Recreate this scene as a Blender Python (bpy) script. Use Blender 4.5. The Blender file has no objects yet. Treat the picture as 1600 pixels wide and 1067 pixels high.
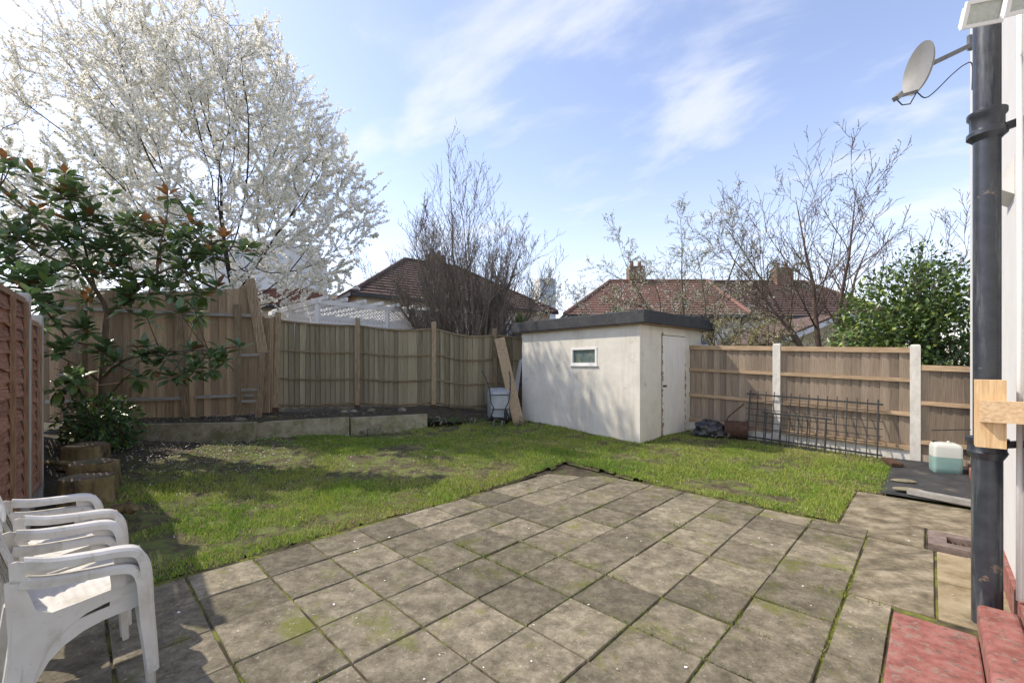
import bpy, math, random
import numpy as np
from mathutils import Vector, Matrix, Euler
R = math.radians
rng = np.random.default_rng(7); random.seed(7)
sc = bpy.context.scene
col = sc.collection

# ------------------------------------------------------------ camera, sky, sun, exposure
CAMZ = 1.62; F = 673.0; HY = 570.0
cam = bpy.data.cameras.new('camera'); co = bpy.data.objects.new('camera', cam); col.objects.link(co)
co.location = (0, 0, CAMZ); co.rotation_euler = (R(90), 0, 0)
cam.sensor_width = 36; cam.lens = 36*F/1600; cam.shift_y = (HY-533.5)/1600
cam.clip_start = .05; cam.clip_end = 6000
sc.camera = co
SUN_AZ = Vector((-.97, .22, 0)).normalized(); SUN_EL = R(48)
sund = Vector((SUN_AZ.x*math.cos(SUN_EL), SUN_AZ.y*math.cos(SUN_EL), math.sin(SUN_EL)))
W = bpy.data.worlds.new('World'); sc.world = W; W.use_nodes = True
nt = W.node_tree; N = nt.nodes; L = nt.links
bg = N['Background']
sky = N.new('ShaderNodeTexSky'); sky.sky_type = 'NISHITA'; sky.sun_disc = False
sky.sun_elevation = SUN_EL; sky.sun_rotation = math.atan2(SUN_AZ.x, SUN_AZ.y) % (2*math.pi)
sky.air_density = 1.0; sky.dust_density = .4; sky.ozone_density = 3.0
tc = N.new('ShaderNodeTexCoord'); sep = N.new('ShaderNodeSeparateXYZ'); L.new(tc.outputs['Generated'], sep.inputs[0])
def wmath(op, a, b=None, clamp=False):
    n = N.new('ShaderNodeMath'); n.operation = op; n.use_clamp = clamp
    for i, v in enumerate((a, b)):
        if v is None: continue
        if isinstance(v, (int, float)): n.inputs[i].default_value = v
        else: L.new(v, n.inputs[i])
    return n.outputs[0]
zc = wmath('ADD', wmath('MAXIMUM', sep.outputs[2], 0.0), .12)
cx = wmath('DIVIDE', sep.outputs[0], zc); cy = wmath('DIVIDE', sep.outputs[1], zc)
cmb = N.new('ShaderNodeCombineXYZ'); L.new(cx, cmb.inputs[0]); L.new(cy, cmb.inputs[1])
mp0 = N.new('ShaderNodeMapping'); mp0.inputs['Rotation'].default_value = (0, 0, R(38)); L.new(cmb.outputs[0], mp0.inputs[0])
mp = N.new('ShaderNodeMapping'); mp.inputs['Location'].default_value = (4.1, 2.3, 0); mp.inputs['Scale'].default_value = (.95, 1.6, 1)
L.new(mp0.outputs[0], mp.inputs[0])
no = N.new('ShaderNodeTexNoise'); no.inputs['Scale'].default_value = 1.5; no.inputs['Detail'].default_value = 7; no.inputs['Roughness'].default_value = .56
no.inputs['Distortion'].default_value = .35
L.new(mp.outputs[0], no.inputs[0])
rp = N.new('ShaderNodeValToRGB'); rp.color_ramp.elements[0].position = .47; rp.color_ramp.elements[1].position = .70
rp.color_ramp.interpolation = 'EASE'
L.new(no.outputs[0], rp.inputs[0])
hz = wmath('SUBTRACT', 1.0, wmath('MULTIPLY', wmath('MAXIMUM', sep.outputs[2], 0.0), 1.9), True)   # thin high cloud thickens to the horizon
hz = wmath('MULTIPLY', wmath('POWER', hz, 2.2), .72)
cf = wmath('MAXIMUM', wmath('MULTIPLY', rp.outputs[0], .68), hz)
tint = N.new('ShaderNodeMix'); tint.data_type = 'RGBA'; tint.blend_type = 'MULTIPLY'; tint.inputs[0].default_value = 1
L.new(sky.outputs[0], tint.inputs[6]); tint.inputs[7].default_value = (1.25, .97, .86, 1)
mx = N.new('ShaderNodeMix'); mx.data_type = 'RGBA'
L.new(cf, mx.inputs[0]); L.new(tint.outputs[2], mx.inputs[6]); mx.inputs[7].default_value = (2.95, 3.05, 3.3, 1)
L.new(mx.outputs[2], bg.inputs[0]); bg.inputs[1].default_value = .15
sl = bpy.data.lights.new('sun', 'SUN'); sl.energy = 2.25; sl.angle = R(.6); sl.color = (1, .91, .77)
so = bpy.data.objects.new('sun', sl); col.objects.link(so); so.rotation_euler = sund.to_track_quat('Z', 'Y').to_euler(); so.location = (-20, 5, 20)
vs = sc.view_settings; vs.view_transform = 'Standard'; vs.look = 'None'; vs.gamma = 1; vs.use_curve_mapping = False; vs.exposure = 1.2
sc.cycles.max_bounces = 8; sc.cycles.transparent_max_bounces = 12

# ------------------------------------------------------------ places
U = np.array([.6975, .7167]); V = np.array([-.7167, .6975])      # along the house wall / away from it
def st(s, t, z=0.0): p = U*s + V*t; return np.array([p[0], p[1], z])
def at(px, py, Y): return np.array([(px-800)*Y/F, Y, CAMZ+(HY-py)*Y/F])
def sstep(a, b, x): k = np.clip((x-a)/(b-a), 0, 1); return k*k*(3-2*k)
def g(x, y):            # ground height: rises gently to the back and to the left
    x = np.asarray(x, float); y = np.asarray(y, float)
    yy = np.minimum(y, 12.0)
    return .06*np.maximum(0, yy-5.5)*sstep(5.2, 6.2, yy) + .08*np.clip(-x-3.0, 0, 6)*sstep(3.6, 4.8, y)
_lat = rng.random((64, 64))
def vnoise(x, y, f=1.0):
    x = np.asarray(x)*f; y = np.asarray(y)*f
    xi = np.floor(x).astype(int); yi = np.floor(y).astype(int); fx = x-xi; fy = y-yi
    fx = fx*fx*(3-2*fx); fy = fy*fy*(3-2*fy)
    a = _lat[xi % 64, yi % 64]; b = _lat[(xi+1) % 64, yi % 64]; c = _lat[xi % 64, (yi+1) % 64]; d = _lat[(xi+1) % 64, (yi+1) % 64]
    return (a*(1-fx)+b*fx)*(1-fy)+(c*(1-fx)+d*fx)*fy
def fbm(x, y, f=1.0): return .55*vnoise(x, y, f)+.3*vnoise(x+9.1, y+3.7, f*2.1)+.15*vnoise(x+4.3, y+7.9, f*4.3)

# ------------------------------------------------------------ objects
def tag(o, label=None, cat=None, group=None, kind=None):
    if label: o['label'] = label
    if cat: o['category'] = cat
    if group: o['group'] = group
    if kind: o['kind'] = kind
    return o
def empty(name, loc, rz=0):
    o = bpy.data.objects.new(name, None); col.objects.link(o); o.location = loc; o.rotation_euler = (0, 0, rz); o.empty_display_size = .1
    return o
def link(name, me, parent=None, loc=(0, 0, 0), rot=(0, 0, 0), scale=(1, 1, 1)):
    o = bpy.data.objects.new(name, me); col.objects.link(o)
    o.location = loc; o.rotation_euler = rot; o.scale = scale
    if parent: o.parent = parent
    return o
class MB:
    def __init__(s): s.v = []; s.f = []; s.n = 0
    def add(s, v, f):
        v = np.asarray(v, float); s.v.append(v); b = s.n
        s.f += [tuple(i+b for i in q) for q in f]; s.n += len(v); return s
    def box(s, c, d, rot=None, taper=1.0):
        x, y, z = np.array(d)/2.0
        v = np.array([(-x, -y, -z), (x, -y, -z), (x, y, -z), (-x, y, -z), (-x*taper, -y*taper, z), (x*taper, -y*taper, z), (x*taper, y*taper, z), (-x*taper, y*taper, z)])
        if rot is not None: v = v @ np.array(Euler(rot).to_matrix()).T
        return s.add(v+np.array(c), [(3, 2, 1, 0), (4, 5, 6, 7), (0, 1, 5, 4), (1, 2, 6, 5), (2, 3, 7, 6), (3, 0, 4, 7)])
    def beam(s, a, b, w, h, up=(0, 0, 1)):
        a = np.array(a, float); b = np.array(b, float); d = b-a; d /= np.linalg.norm(d); up = np.array(up, float)
        if abs(np.dot(d, up)) > .98: up = np.array([0, 1., 0])
        sd = np.cross(d, up); sd /= np.linalg.norm(sd); u2 = np.cross(sd, d)
        v = [p+sd*i*w/2+u2*j*h/2 for p in (a, b) for i, j in ((-1, -1), (1, -1), (1, 1), (-1, 1))]
        return s.add(v, [(0, 1, 2, 3), (7, 6, 5, 4), (1, 0, 4, 5), (2, 1, 5, 6), (3, 2, 6, 7), (0, 3, 7, 4)])
    def loft(s, rings, cap=True, closed=True):
        m = len(rings[0]); v = np.concatenate([np.asarray(r, float) for r in rings]); f = []
        for k in range(len(rings)-1):
            for i in range(m if closed else m-1):
                j = (i+1) % m; f.append((k*m+i, k*m+j, (k+1)*m+j, (k+1)*m+i))
        if cap: f.append(tuple(range(m-1, -1, -1))); f.append(tuple(range((len(rings)-1)*m, len(rings)*m)))
        return s.add(v, f)
    def tube(s, pts, r, n=8, cap=True):
        pts = np.asarray(pts, float); r = np.broadcast_to(np.asarray(r, float), (len(pts),))
        t = np.gradient(pts, axis=0); t /= np.linalg.norm(t, axis=1)[:, None]+1e-9
        ref = np.array([0, 0, 1.]) if abs(t[:, 2]).max() < .9 else np.array([.31, .95, .05])
        if abs((t @ (ref/np.linalg.norm(ref)))).max() > .97: ref = np.array([.9, -.2, .37])
        a = np.cross(t, ref); a /= np.linalg.norm(a, axis=1)[:, None]; b = np.cross(t, a)
        th = np.arange(n)*2*math.pi/n
        return s.loft([pts[k]+r[k]*(np.cos(th)[:, None]*a[k]+np.sin(th)[:, None]*b[k]) for k in range(len(pts))], cap)
    def lathe(s, prof, c=(0, 0, 0), n=20, cap=True, M=None):
        th = np.arange(n)*2*math.pi/n
        rings = []
        for r, z in prof:
            q = np.stack([r*np.cos(th), r*np.sin(th), np.full(n, z)], 1)
            if M is not None: q = q @ np.array(M).T
            rings.append(q+np.array(c))
        return s.loft(rings, cap)
    def plate(s, poly, M):      # poly of (a,b); M(a,b,side) -> xyz, side 0/1
        m = len(poly); v = [M(a, b, 0) for a, b in poly]+[M(a, b, 1) for a, b in poly]
        f = [tuple(range(m-1, -1, -1)), tuple(range(m, 2*m))]+[(i, (i+1) % m, m+(i+1) % m, m+i) for i in range(m)]
        return s.add(v, f)
    def mesh(s, name, mat=None, smooth=False):
        me = bpy.data.meshes.new(name); v = np.concatenate(s.v) if s.v else np.zeros((0, 3))
        me.from_pydata(v.tolist(), [], s.f)
        if mat: me.materials.append(mat)
        if smooth:
            me.polygons.foreach_set('use_smooth', [True]*len(me.polygons))
            if smooth != True: me.set_sharp_from_angle(angle=R(smooth))
        me.update(); return me
    def obj(s, name, mat, parent=None, smooth=False, loc=(0, 0, 0), rot=(0, 0, 0), recalc=True):
        me = s.mesh(name, mat, smooth)
        if recalc:
            import bmesh
            b = bmesh.new(); b.from_mesh(me); bmesh.ops.recalc_face_normals(b, faces=b.faces); b.to_mesh(me); b.free()
        return link(name, me, parent, loc, rot)
def cr(P, n):      # smooth curve through the points
    P = np.array(P, float); Q = np.vstack([2*P[0]-P[1], P, 2*P[-1]-P[-2]]); out = []
    for u in np.linspace(0, len(P)-1, n):
        k = min(int(u), len(P)-2); t = u-k; a, b, c, d = Q[k:k+4]
        out.append(.5*((2*b)+(-a+c)*t+(2*a-5*b+4*c-d)*t*t+(-a+3*b-3*c+d)*t**3))
    return np.array(out)
def fastmesh(name, v, tri, mat, colr=None, smooth=False):
    v = np.asarray(v, np.float32); tri = np.asarray(tri, np.int32); k = tri.shape[1]
    me = bpy.data.meshes.new(name); me.vertices.add(len(v)); me.vertices.foreach_set('co', v.ravel())
    me.loops.add(tri.size); me.loops.foreach_set('vertex_index', tri.ravel())
    me.polygons.add(len(tri)); me.polygons.foreach_set('loop_start', np.arange(0, tri.size, k, dtype=np.int32))
    if smooth: me.polygons.foreach_set('use_smooth', np.ones(len(tri), bool))
    me.materials.append(mat)
    if colr is not None:
        a = me.attributes.new('tint', 'FLOAT_COLOR', 'POINT'); c = np.ones((len(v), 4), np.float32); c[:, :3] = colr; a.data.foreach_set('color', c.ravel())
    me.update(calc_edges=True); return me

# ------------------------------------------------------------ materials
MATS = {}
def ramp(nd, cols):
    e = nd.color_ramp.elements
    while len(e) < len(cols): e.new(.5)
    for i, (p, c) in enumerate(cols): e[i].position = p; e[i].color = (*c, 1)
def mat(name, cols, scale=8, stretch=(1, 1, 1), rough=.8, bump=.2, rand=.0, coords='Object', spots=None, metallic=0, detail=6, spec=.3, nrough=.6, bdist=.01, big=None, attr=False, transl=0, coat=0):
    m = bpy.data.materials.new(name); m.use_nodes = True; t = m.node_tree; n = t.nodes; l = t.links; b = n['Principled BSDF']
    b.inputs['Roughness'].default_value = rough; b.inputs['Metallic'].default_value = metallic; b.inputs['Specular IOR Level'].default_value = spec
    if coat: b.inputs['Coat Weight'].default_value = coat
    if coords == 'World': src = n.new('ShaderNodeNewGeometry').outputs['Position']
    else: src = n.new('ShaderNodeTexCoord').outputs[coords]
    oi = n.new('ShaderNodeObjectInfo')
    mpn = n.new('ShaderNodeMapping'); mpn.inputs['Scale'].default_value = stretch; l.new(src, mpn.inputs[0])
    if coords == 'Object':
        mm = n.new('ShaderNodeMath'); mm.operation = 'MULTIPLY'; mm.inputs[1].default_value = 37; l.new(oi.outputs['Random'], mm.inputs[0])
        l.new(mm.outputs[0], mpn.inputs['Location'])
    nz = n.new('ShaderNodeTexNoise'); nz.inputs['Scale'].default_value = scale; nz.inputs['Detail'].default_value = detail; nz.inputs['Roughness'].default_value = nrough
    l.new(mpn.outputs[0], nz.inputs[0])
    rpn = n.new('ShaderNodeValToRGB'); ramp(rpn, cols); l.new(nz.outputs[0], rpn.inputs[0]); c = rpn.outputs[0]
    def mix(fac, a, bb, blend='MIX'):
        q = n.new('ShaderNodeMix'); q.data_type = 'RGBA'; q.blend_type = blend
        for i, x in ((0, fac), (6, a), (7, bb)):
            if isinstance(x, tuple): q.inputs[i].default_value = (*x, 1)
            elif isinstance(x, (int, float)): q.inputs[i].default_value = x
            else: l.new(x, q.inputs[i])
        return q.outputs[2]
    if attr:
        an = n.new('ShaderNodeAttribute'); an.attribute_name = 'tint'; c = mix(1.0, c, an.outputs[0], 'MULTIPLY')
    for sp in ([big] if big else [])+(spots or []):       # (colour, scale, lo, hi[, stretch])
        nb = n.new('ShaderNodeTexNoise'); nb.inputs['Scale'].default_value = sp[1]; nb.inputs['Detail'].default_value = 9; nb.inputs['Roughness'].default_value = .72
        mq = n.new('ShaderNodeMapping'); mq.inputs['Location'].default_value = (3.1*sp[1], 1.7, sp[2]*9)
        if len(sp) > 4: mq.inputs['Scale'].default_value = sp[4]
        l.new(mpn.outputs[0] if coords == 'Object' and len(sp) <= 4 else src, mq.inputs[0]); l.new(mq.outputs[0], nb.inputs[0])
        rb = n.new('ShaderNodeValToRGB'); ramp(rb, [(sp[2], (0, 0, 0)), (sp[3], (1, 1, 1))]); l.new(nb.outputs[0], rb.inputs[0])
        c = mix(rb.outputs[0], c, sp[0])
    if rand:
        mr = n.new('ShaderNodeMapRange'); mr.inputs[3].default_value = 1-rand; mr.inputs[4].default_value = 1+rand; l.new(oi.outputs['Random'], mr.inputs[0])
        c = mix(1.0, c, mr.outputs[0], 'MULTIPLY')
    l.new(c, b.inputs['Base Color'])
    if bump:
        bp = n.new('ShaderNodeBump'); bp.inputs['Strength'].default_value = bump; bp.inputs['Distance'].default_value = bdist; l.new(nz.outputs[0], bp.inputs['Height']); l.new(bp.outputs[0], b.inputs['Normal'])
    if transl:
        tr = n.new('ShaderNodeBsdfTranslucent'); l.new(c, tr.inputs[0]); ms = n.new('ShaderNodeMixShader'); ms.inputs[0].default_value = transl
        l.new(b.outputs[0], ms.inputs[1]); l.new(tr.outputs[0], ms.inputs[2]); l.new(ms.outputs[0], n['Material Output'].inputs[0])
    MATS[name] = m; return m
VST = (9, 9, .7); HST = (.7, 9, 9)
def wood(name, a, b, c, st=VST, rand=.22, spots=None, bump=.35): return mat(name, [(.34, a), (.5, b), (.66, c)], 8, st, .85, bump*1.5, rand, spots=spots, bdist=.006)
M_rfence = wood('fence_wood_brown', (.16, .12, .085), (.295, .235, .175), (.42, .35, .275), rand=.28, spots=[((.14, .10, .07), 3.0, .55, .68)])
M_rrail = wood('fence_rail_wood', (.30, .21, .13), (.42, .30, .19), (.50, .38, .25), HST, .12)
M_bfence = wood('fence_wood_mossy', (.13, .11, .072), (.28, .235, .158), (.41, .355, .255), rand=.28, spots=[((.17, .175, .08), 1.6, .50, .68)])
M_bpost = wood('fence_post_wood', (.17, .125, .075), (.30, .225, .14), (.40, .315, .20), rand=.25, spots=[((.17, .165, .07), 2.0, .56, .75)])
M_brail = wood('fence_rail_mossy', (.13, .105, .065), (.22, .17, .105), (.30, .24, .16), HST, .15)
M_tfence = wood('tall_fence_wood', (.18, .125, .075), (.37, .27, .17), (.50, .385, .26), rand=.34, spots=[((.16, .14, .065), 1.5, .58, .72)])
M_grail = wood('grey_rail_wood', (.20, .19, .17), (.32, .30, .27), (.42, .40, .36), HST, .1)
M_lfence = wood('waney_slat_wood', (.17, .075, .045), (.29, .145, .092), (.39, .21, .145), HST, .2)
M_lbat = wood('waney_batten_wood', (.22, .13, .08), (.32, .20, .125), (.40, .27, .17), VST, .15)
M_newwood = wood('new_timber', (.50, .32, .16), (.60, .42, .23), (.68, .50, .30), VST, .05, bump=.15)
M_newwoodh = wood('new_timber_flat', (.50, .34, .19), (.60, .43, .26), (.68, .52, .33), HST, .05, bump=.15)
M_plank = wood('plank_wood', (.24, .17, .10), (.38, .28, .17), (.47, .36, .23), VST, .05)
M_sleeper = mat('mossy_concrete', [(.36, (.20, .175, .11)), (.5, (.31, .28, .19)), (.64, (.40, .36, .26))], 6, (1, 1, 1), .95, .4, .1, coords='World', detail=10, nrough=.72, spots=[((.15, .155, .06), 2.2, .5, .66)])
M_concpost = mat('white_concrete', [(.3, (.52, .50, .45)), (.6, (.66, .64, .59)), (.8, (.74, .72, .67))], 14, (1, 1, .5), .9, .5, .05, coords='World', spots=[((.32, .29, .24), 5, .62, .72)])
M_oldpost = mat('old_concrete_post', [(.3, (.36, .34, .30)), (.6, (.50, .48, .44)), (.8, (.60, .58, .53))], 10, (1, 1, .5), .9, .4, 0, coords='World', spots=[((.26, .10, .06), 4, .56, .64)])
M_slab = mat('paving_slab', [(.36, (.075, .064, .043)), (.5, (.165, .143, .10)), (.62, (.27, .236, .17))], 7.5, (1, 1, 1), .9, .6, .30, coords='World', detail=14, nrough=.82, bdist=.012,
    spots=[((.07, .064, .045), 1.7, .54, .74), ((.125, .13, .03), 2.6, .55, .68), ((.36, .33, .27), 34, .60, .67), ((.05, .043, .03), 48, .60, .66)])
M_conc = mat('worn_concrete', [(.38, (.10, .082, .053)), (.5, (.195, .165, .112)), (.62, (.29, .25, .18))], 5.0, (1, 1, 1), .9, .4, .06, coords='World', detail=10, nrough=.7, bdist=.008, spots=[((.085, .072, .05), 3.0, .50, .66, (.7, 2.2, 1)), ((.40, .37, .31), 12, .62, .72)])
M_ycol = mat('yellow_concrete', [(.36, (.19, .145, .08)), (.5, (.29, .235, .145)), (.64, (.37, .315, .21))], 3, (1, 1, 1), .9, .35, .05, coords='World', detail=10, nrough=.7, spots=[((.13, .105, .065), 3.1, .54, .68)])
M_red = mat('red_painted_concrete', [(.38, (.19, .065, .052)), (.5, (.27, .105, .088)), (.62, (.32, .145, .125))], 9, (1, 1, 1), .85, .4, 0, coords='World', detail=12, nrough=.75, spots=[((.25, .185, .15), 14, .53, .62), ((.12, .09, .075), 25, .56, .63)])
M_soil = mat('soil', [(.3, (.035, .028, .02)), (.55, (.075, .058, .04)), (.75, (.13, .10, .07))], 9, (1, 1, 1), .95, .8, 0, coords='World', detail=8, bdist=.03, spots=[((.06, .075, .02), 5, .5, .62)])
M_lawn = mat('lawn_earth', [(.36, (.045, .036, .022)), (.5, (.085, .068, .04)), (.64, (.14, .115, .065))], 12, (1, 1, 1), .95, .9, 0, coords='World', detail=10, nrough=.75, bdist=.03, spots=[((.14, .165, .045), 5.0, .46, .58)])
M_membrane = mat('black_membrane', [(.3, (.025, .026, .028)), (.7, (.06, .06, .062))], 5, (1, 1, 1), .7, .4, 0, coords='World', spots=[((.13, .11, .09), 3, .58, .72)])
M_grass = mat('grass_blade', [(.3, (.9, .9, .9)), (.7, (1.1, 1.1, 1.1))], 3, rough=.6, bump=0, coords='World', attr=True, transl=.35, spec=.2)
M_stucco = mat('white_render', [(.3, (.60, .57, .49)), (.55, (.70, .67, .59)), (.75, (.76, .73, .66))], 2.2, (1, 1, 1), .9, .55, 0, coords='World', detail=12, nrough=.7, bdist=.02, spots=[((.50, .46, .39), 3.0, .52, .72, (1, 1, .16)), ((.45, .42, .36), 3.2, .60, .72), ((.30, .27, .22), 7, .71, .76)])
M_fine = mat('painted_door', [(.3, (.64, .62, .57)), (.7, (.78, .76, .71))], 4, (6, 6, .6), .75, .3, 0, spots=[((.22, .13, .08), 7, .70, .74)])
M_felt = mat('roof_felt', [(.3, (.035, .036, .04)), (.55, (.06, .062, .066)), (.75, (.10, .10, .105))], 40, (1, 1, 1), .95, .6, 0, coords='World', spots=[((.09, .09, .09), 3, .5, .7)])
M_trim = mat('roof_trim_wood', [(.3, (.20, .13, .08)), (.7, (.32, .22, .14))], 6, rough=.8)
M_glass = mat('dull_glass', [(.3, (.05, .08, .075)), (.7, (.17, .22, .20))], 5, (1, 1, 1), .12, .1, 0, spec=.6, spots=[((.22, .22, .16), 3, .55, .6)])
M_white = mat('white_paint', [(.3, (.74, .73, .70)), (.7, (.80, .79, .77))], 6, rough=.55, bump=.08)
M_plastic = mat('white_plastic', [(.3, (.54, .51, .46)), (.55, (.62, .595, .55)), (.75, (.67, .65, .605))], 5, rough=.42, bump=.04, spec=.45, spots=[((.40, .37, .30), 3.2, .52, .70), ((.25, .22, .18), 18, .65, .70), ((.33, .32, .22), 6, .60, .70, (1, 1, .3))])
M_black = mat('black_iron', [(.3, (.018, .018, .02)), (.7, (.045, .045, .047))], 20, rough=.5, bump=.2, spec=.5)
M_pipe = mat('painted_iron_pipe', [(.3, (.018, .022, .030)), (.7, (.04, .046, .056))], 14, rough=.33, bump=.35, spec=.6, coords='World', bdist=.004, spots=[((.16, .12, .09), 4.0, .63, .65), ((.10, .11, .12), 9, .52, .62, (1, 1, .1)), ((.55, .55, .53), 22, .70, .72)])
M_rust = mat('rusty_iron', [(.3, (.045, .026, .018)), (.7, (.11, .06, .04))], 12, rough=.85, bump=.4)
M_galv = mat('galvanised_metal', [(.3, (.34, .37, .38)), (.7, (.50, .53, .54))], 8, rough=.5, bump=.1, metallic=.35)
M_rubber = mat('black_rubber', [(.3, (.012, .012, .012)), (.7, (.03, .03, .03))], 9, rough=.7)
M_bag = mat('black_plastic_bag', [(.3, (.012, .014, .018)), (.7, (.04, .045, .055))], 9, rough=.22, spec=.6, bump=.6, bdist=.03)
M_bark = mat('dark_bark', [(.3, (.022, .018, .013)), (.55, (.05, .04, .03)), (.75, (.10, .085, .06))], 9, (1, 1, .4), .95, .7, 0, coords='World', bdist=.02)
M_barkg = mat('grey_bark', [(.3, (.12, .10, .08)), (.7, (.27, .23, .185))], 9, (1, 1, .4), .95, .5, 0, coords='World')
M_barkr = mat('red_bark', [(.3, (.08, .056, .043)), (.7, (.19, .135, .105))], 9, (1, 1, .4), .9, .5, 0, coords='World')
M_barko = mat('olive_bark', [(.3, (.08, .07, .045)), (.7, (.18, .16, .10))], 9, (1, 1, .4), .9, .5, 0, coords='World')
M_magbark = mat('magnolia_bark', [(.3, (.09, .065, .04)), (.7, (.20, .15, .10))], 8, (1, 1, .4), .9, .4, 0, coords='World')
M_blossom = mat('blossom', [(.3, (.95, .95, .95)), (.7, (1, 1, 1))], 3, rough=.8, bump=0, coords='World', attr=True, transl=.5, spec=.1)
M_petal = mat('fallen_petal', [(.3, (.72, .69, .66)), (.7, (.82, .79, .77))], 3, rough=.8, bump=0, coords='World')
M_leaf = mat('glossy_leaf', [(.3, (.85, .85, .85)), (.7, (1.1, 1.1, 1.1))], 6, rough=.33, bump=.05, coords='World', attr=True, transl=.18, spec=.5)
def leafmat(name, c, rough=.3): return mat(name, [(.3, tuple(x*.8 for x in c)), (.7, tuple(x*1.2 for x in c))], 8, (1, 1, 1), rough, .1, .3, spec=.5, transl=.25)
M_mag = leafmat('magnolia_leaf', (.135, .22, .085), .26); M_magb = leafmat('magnolia_young_leaf', (.20, .095, .035), .5); M_magl = leafmat('magnolia_pale_leaf', (.13, .19, .045))
M_tile_d = mat('brown_roof_tiles', [(.3, (.075, .05, .04)), (.7, (.14, .095, .078))], 6, (1, 1, 1), .9, .3, .12, coords='World', spots=[((.20, .13, .11), 2, .6, .75)])
M_tile_o = mat('terracotta_roof_tiles', [(.3, (.15, .085, .065)), (.7, (.27, .155, .12))], 6, (1, 1, 1), .9, .3, .12, coords='World', spots=[((.13, .085, .07), 1.4, .52, .7)])
M_cream = mat('cream_render', [(.3, (.58, .53, .43)), (.7, (.68, .63, .53))], 2, rough=.9, bump=.1, coords='World')
M_yell = mat('yellow_render', [(.3, (.55, .45, .27)), (.7, (.66, .55, .36))], 2, rough=.9, bump=.1, coords='World')
M_brick = mat('chimney_brick', [(.3, (.14, .09, .06)), (.7, (.25, .17, .12))], 9, rough=.9, bump=.4, coords='World')
M_pane = mat('window_pane', [(.3, (.10, .13, .16)), (.7, (.22, .26, .30))], .4, rough=.1, bump=0, spec=.7, coords='World')
M_tower = mat('tower_cladding', [(.3, (.62, .62, .60)), (.7, (.70, .70, .68))], .2, rough=.7, bump=0, coords='World')
M_towerglass = mat('tower_glass', [(.3, (.30, .38, .42)), (.7, (.42, .50, .54))], .15, rough=.2, bump=0, spec=.6, coords='World', rand=.2)
M_stumptop = mat('cut_wood', [(.3, (.10, .075, .05)), (.55, (.19, .15, .10)), (.75, (.27, .22, .15))], 7, rough=.9, bump=.5, spots=[((.08, .10, .03), 4, .55, .65)])
M_stump = mat('log_bark', [(.3, (.10, .075, .035)), (.55, (.21, .16, .075)), (.75, (.32, .26, .13))], 7, (1, 1, .35), .95, .7, 0, bdist=.03, spots=[((.05, .035, .025), 3.5, .5, .62)])
M_spike = leafmat('cordyline_leaf', (.14, .21, .05), .5)
M_liquid = mat('bluegreen_plastic', [(.3, (.18, .31, .29)), (.7, (.24, .37, .34))], 4, rough=.4, bump=.03)
M_milky = mat('milky_plastic', [(.3, (.50, .52, .48)), (.7, (.57, .59, .55))], 4, rough=.4, bump=.03)
M_stone = mat('pale_stone', [(.3, (.14, .125, .08)), (.7, (.29, .26, .19))], 7, rough=.95, bump=.5)
M_lens = mat('lamp_glass', [(.3, (.40, .42, .38)), (.7, (.52, .54, .49))], 60, rough=.15, bump=.3, spec=.6)
M_dish = mat('dish_grey', [(.3, (.19, .19, .18)), (.7, (.24, .24, .23))], 6, rough=.5, bump=.05, spots=[((.19, .185, .17), 4, .60, .75)])
M_dgrey = mat('dark_grey_metal', [(.3, (.09, .09, .095)), (.7, (.16, .16, .165))], 9, rough=.5, bump=.1, metallic=.3)
M_housew = mat('white_masonry_paint', [(.3, (.60, .595, .58)), (.7, (.66, .655, .64))], 3, rough=.8, bump=.2, coords='World')

# ------------------------------------------------------------ ground, lawn, bed
def structure(name, me): o = link(name, me); o['kind'] = 'structure'; return o
ax = np.unique(np.round(np.concatenate([np.arange(-14, 14.01, .35), np.array([-3000, -1200, -500, -200, -90, -50, -30, -20, 20, 30, 50, 90, 200, 500, 1200, 3000])]), 3))
ay = np.unique(np.round(np.concatenate([np.arange(-2, 16.01, .35), np.array([-400, -100, -30, -10, 20, 30, 50, 90, 200, 500, 1200, 4500])]), 3))
GX, GY = np.meshgrid(ax, ay); GZ = g(np.clip(GX, -9, 14), GY)-.05
idx = np.arange(GX.size).reshape(GX.shape)
q = np.stack([idx[:-1, :-1], idx[:-1, 1:], idx[1:, 1:], idx[1:, :-1]], -1).reshape(-1, 4)
structure('ground', fastmesh('ground', np.stack([GX, GY, GZ], -1).reshape(-1, 3), q, M_soil, smooth=True))

PT0, PT1, PS1 = .43, 4.08, 5.47
SHC = np.array([2.37, 7.98]); SV = np.array([-.665, .747]); SU = np.array([.747, .665]); SHL, SHW = 3.2, 2.48   # shed corner and axes
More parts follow.
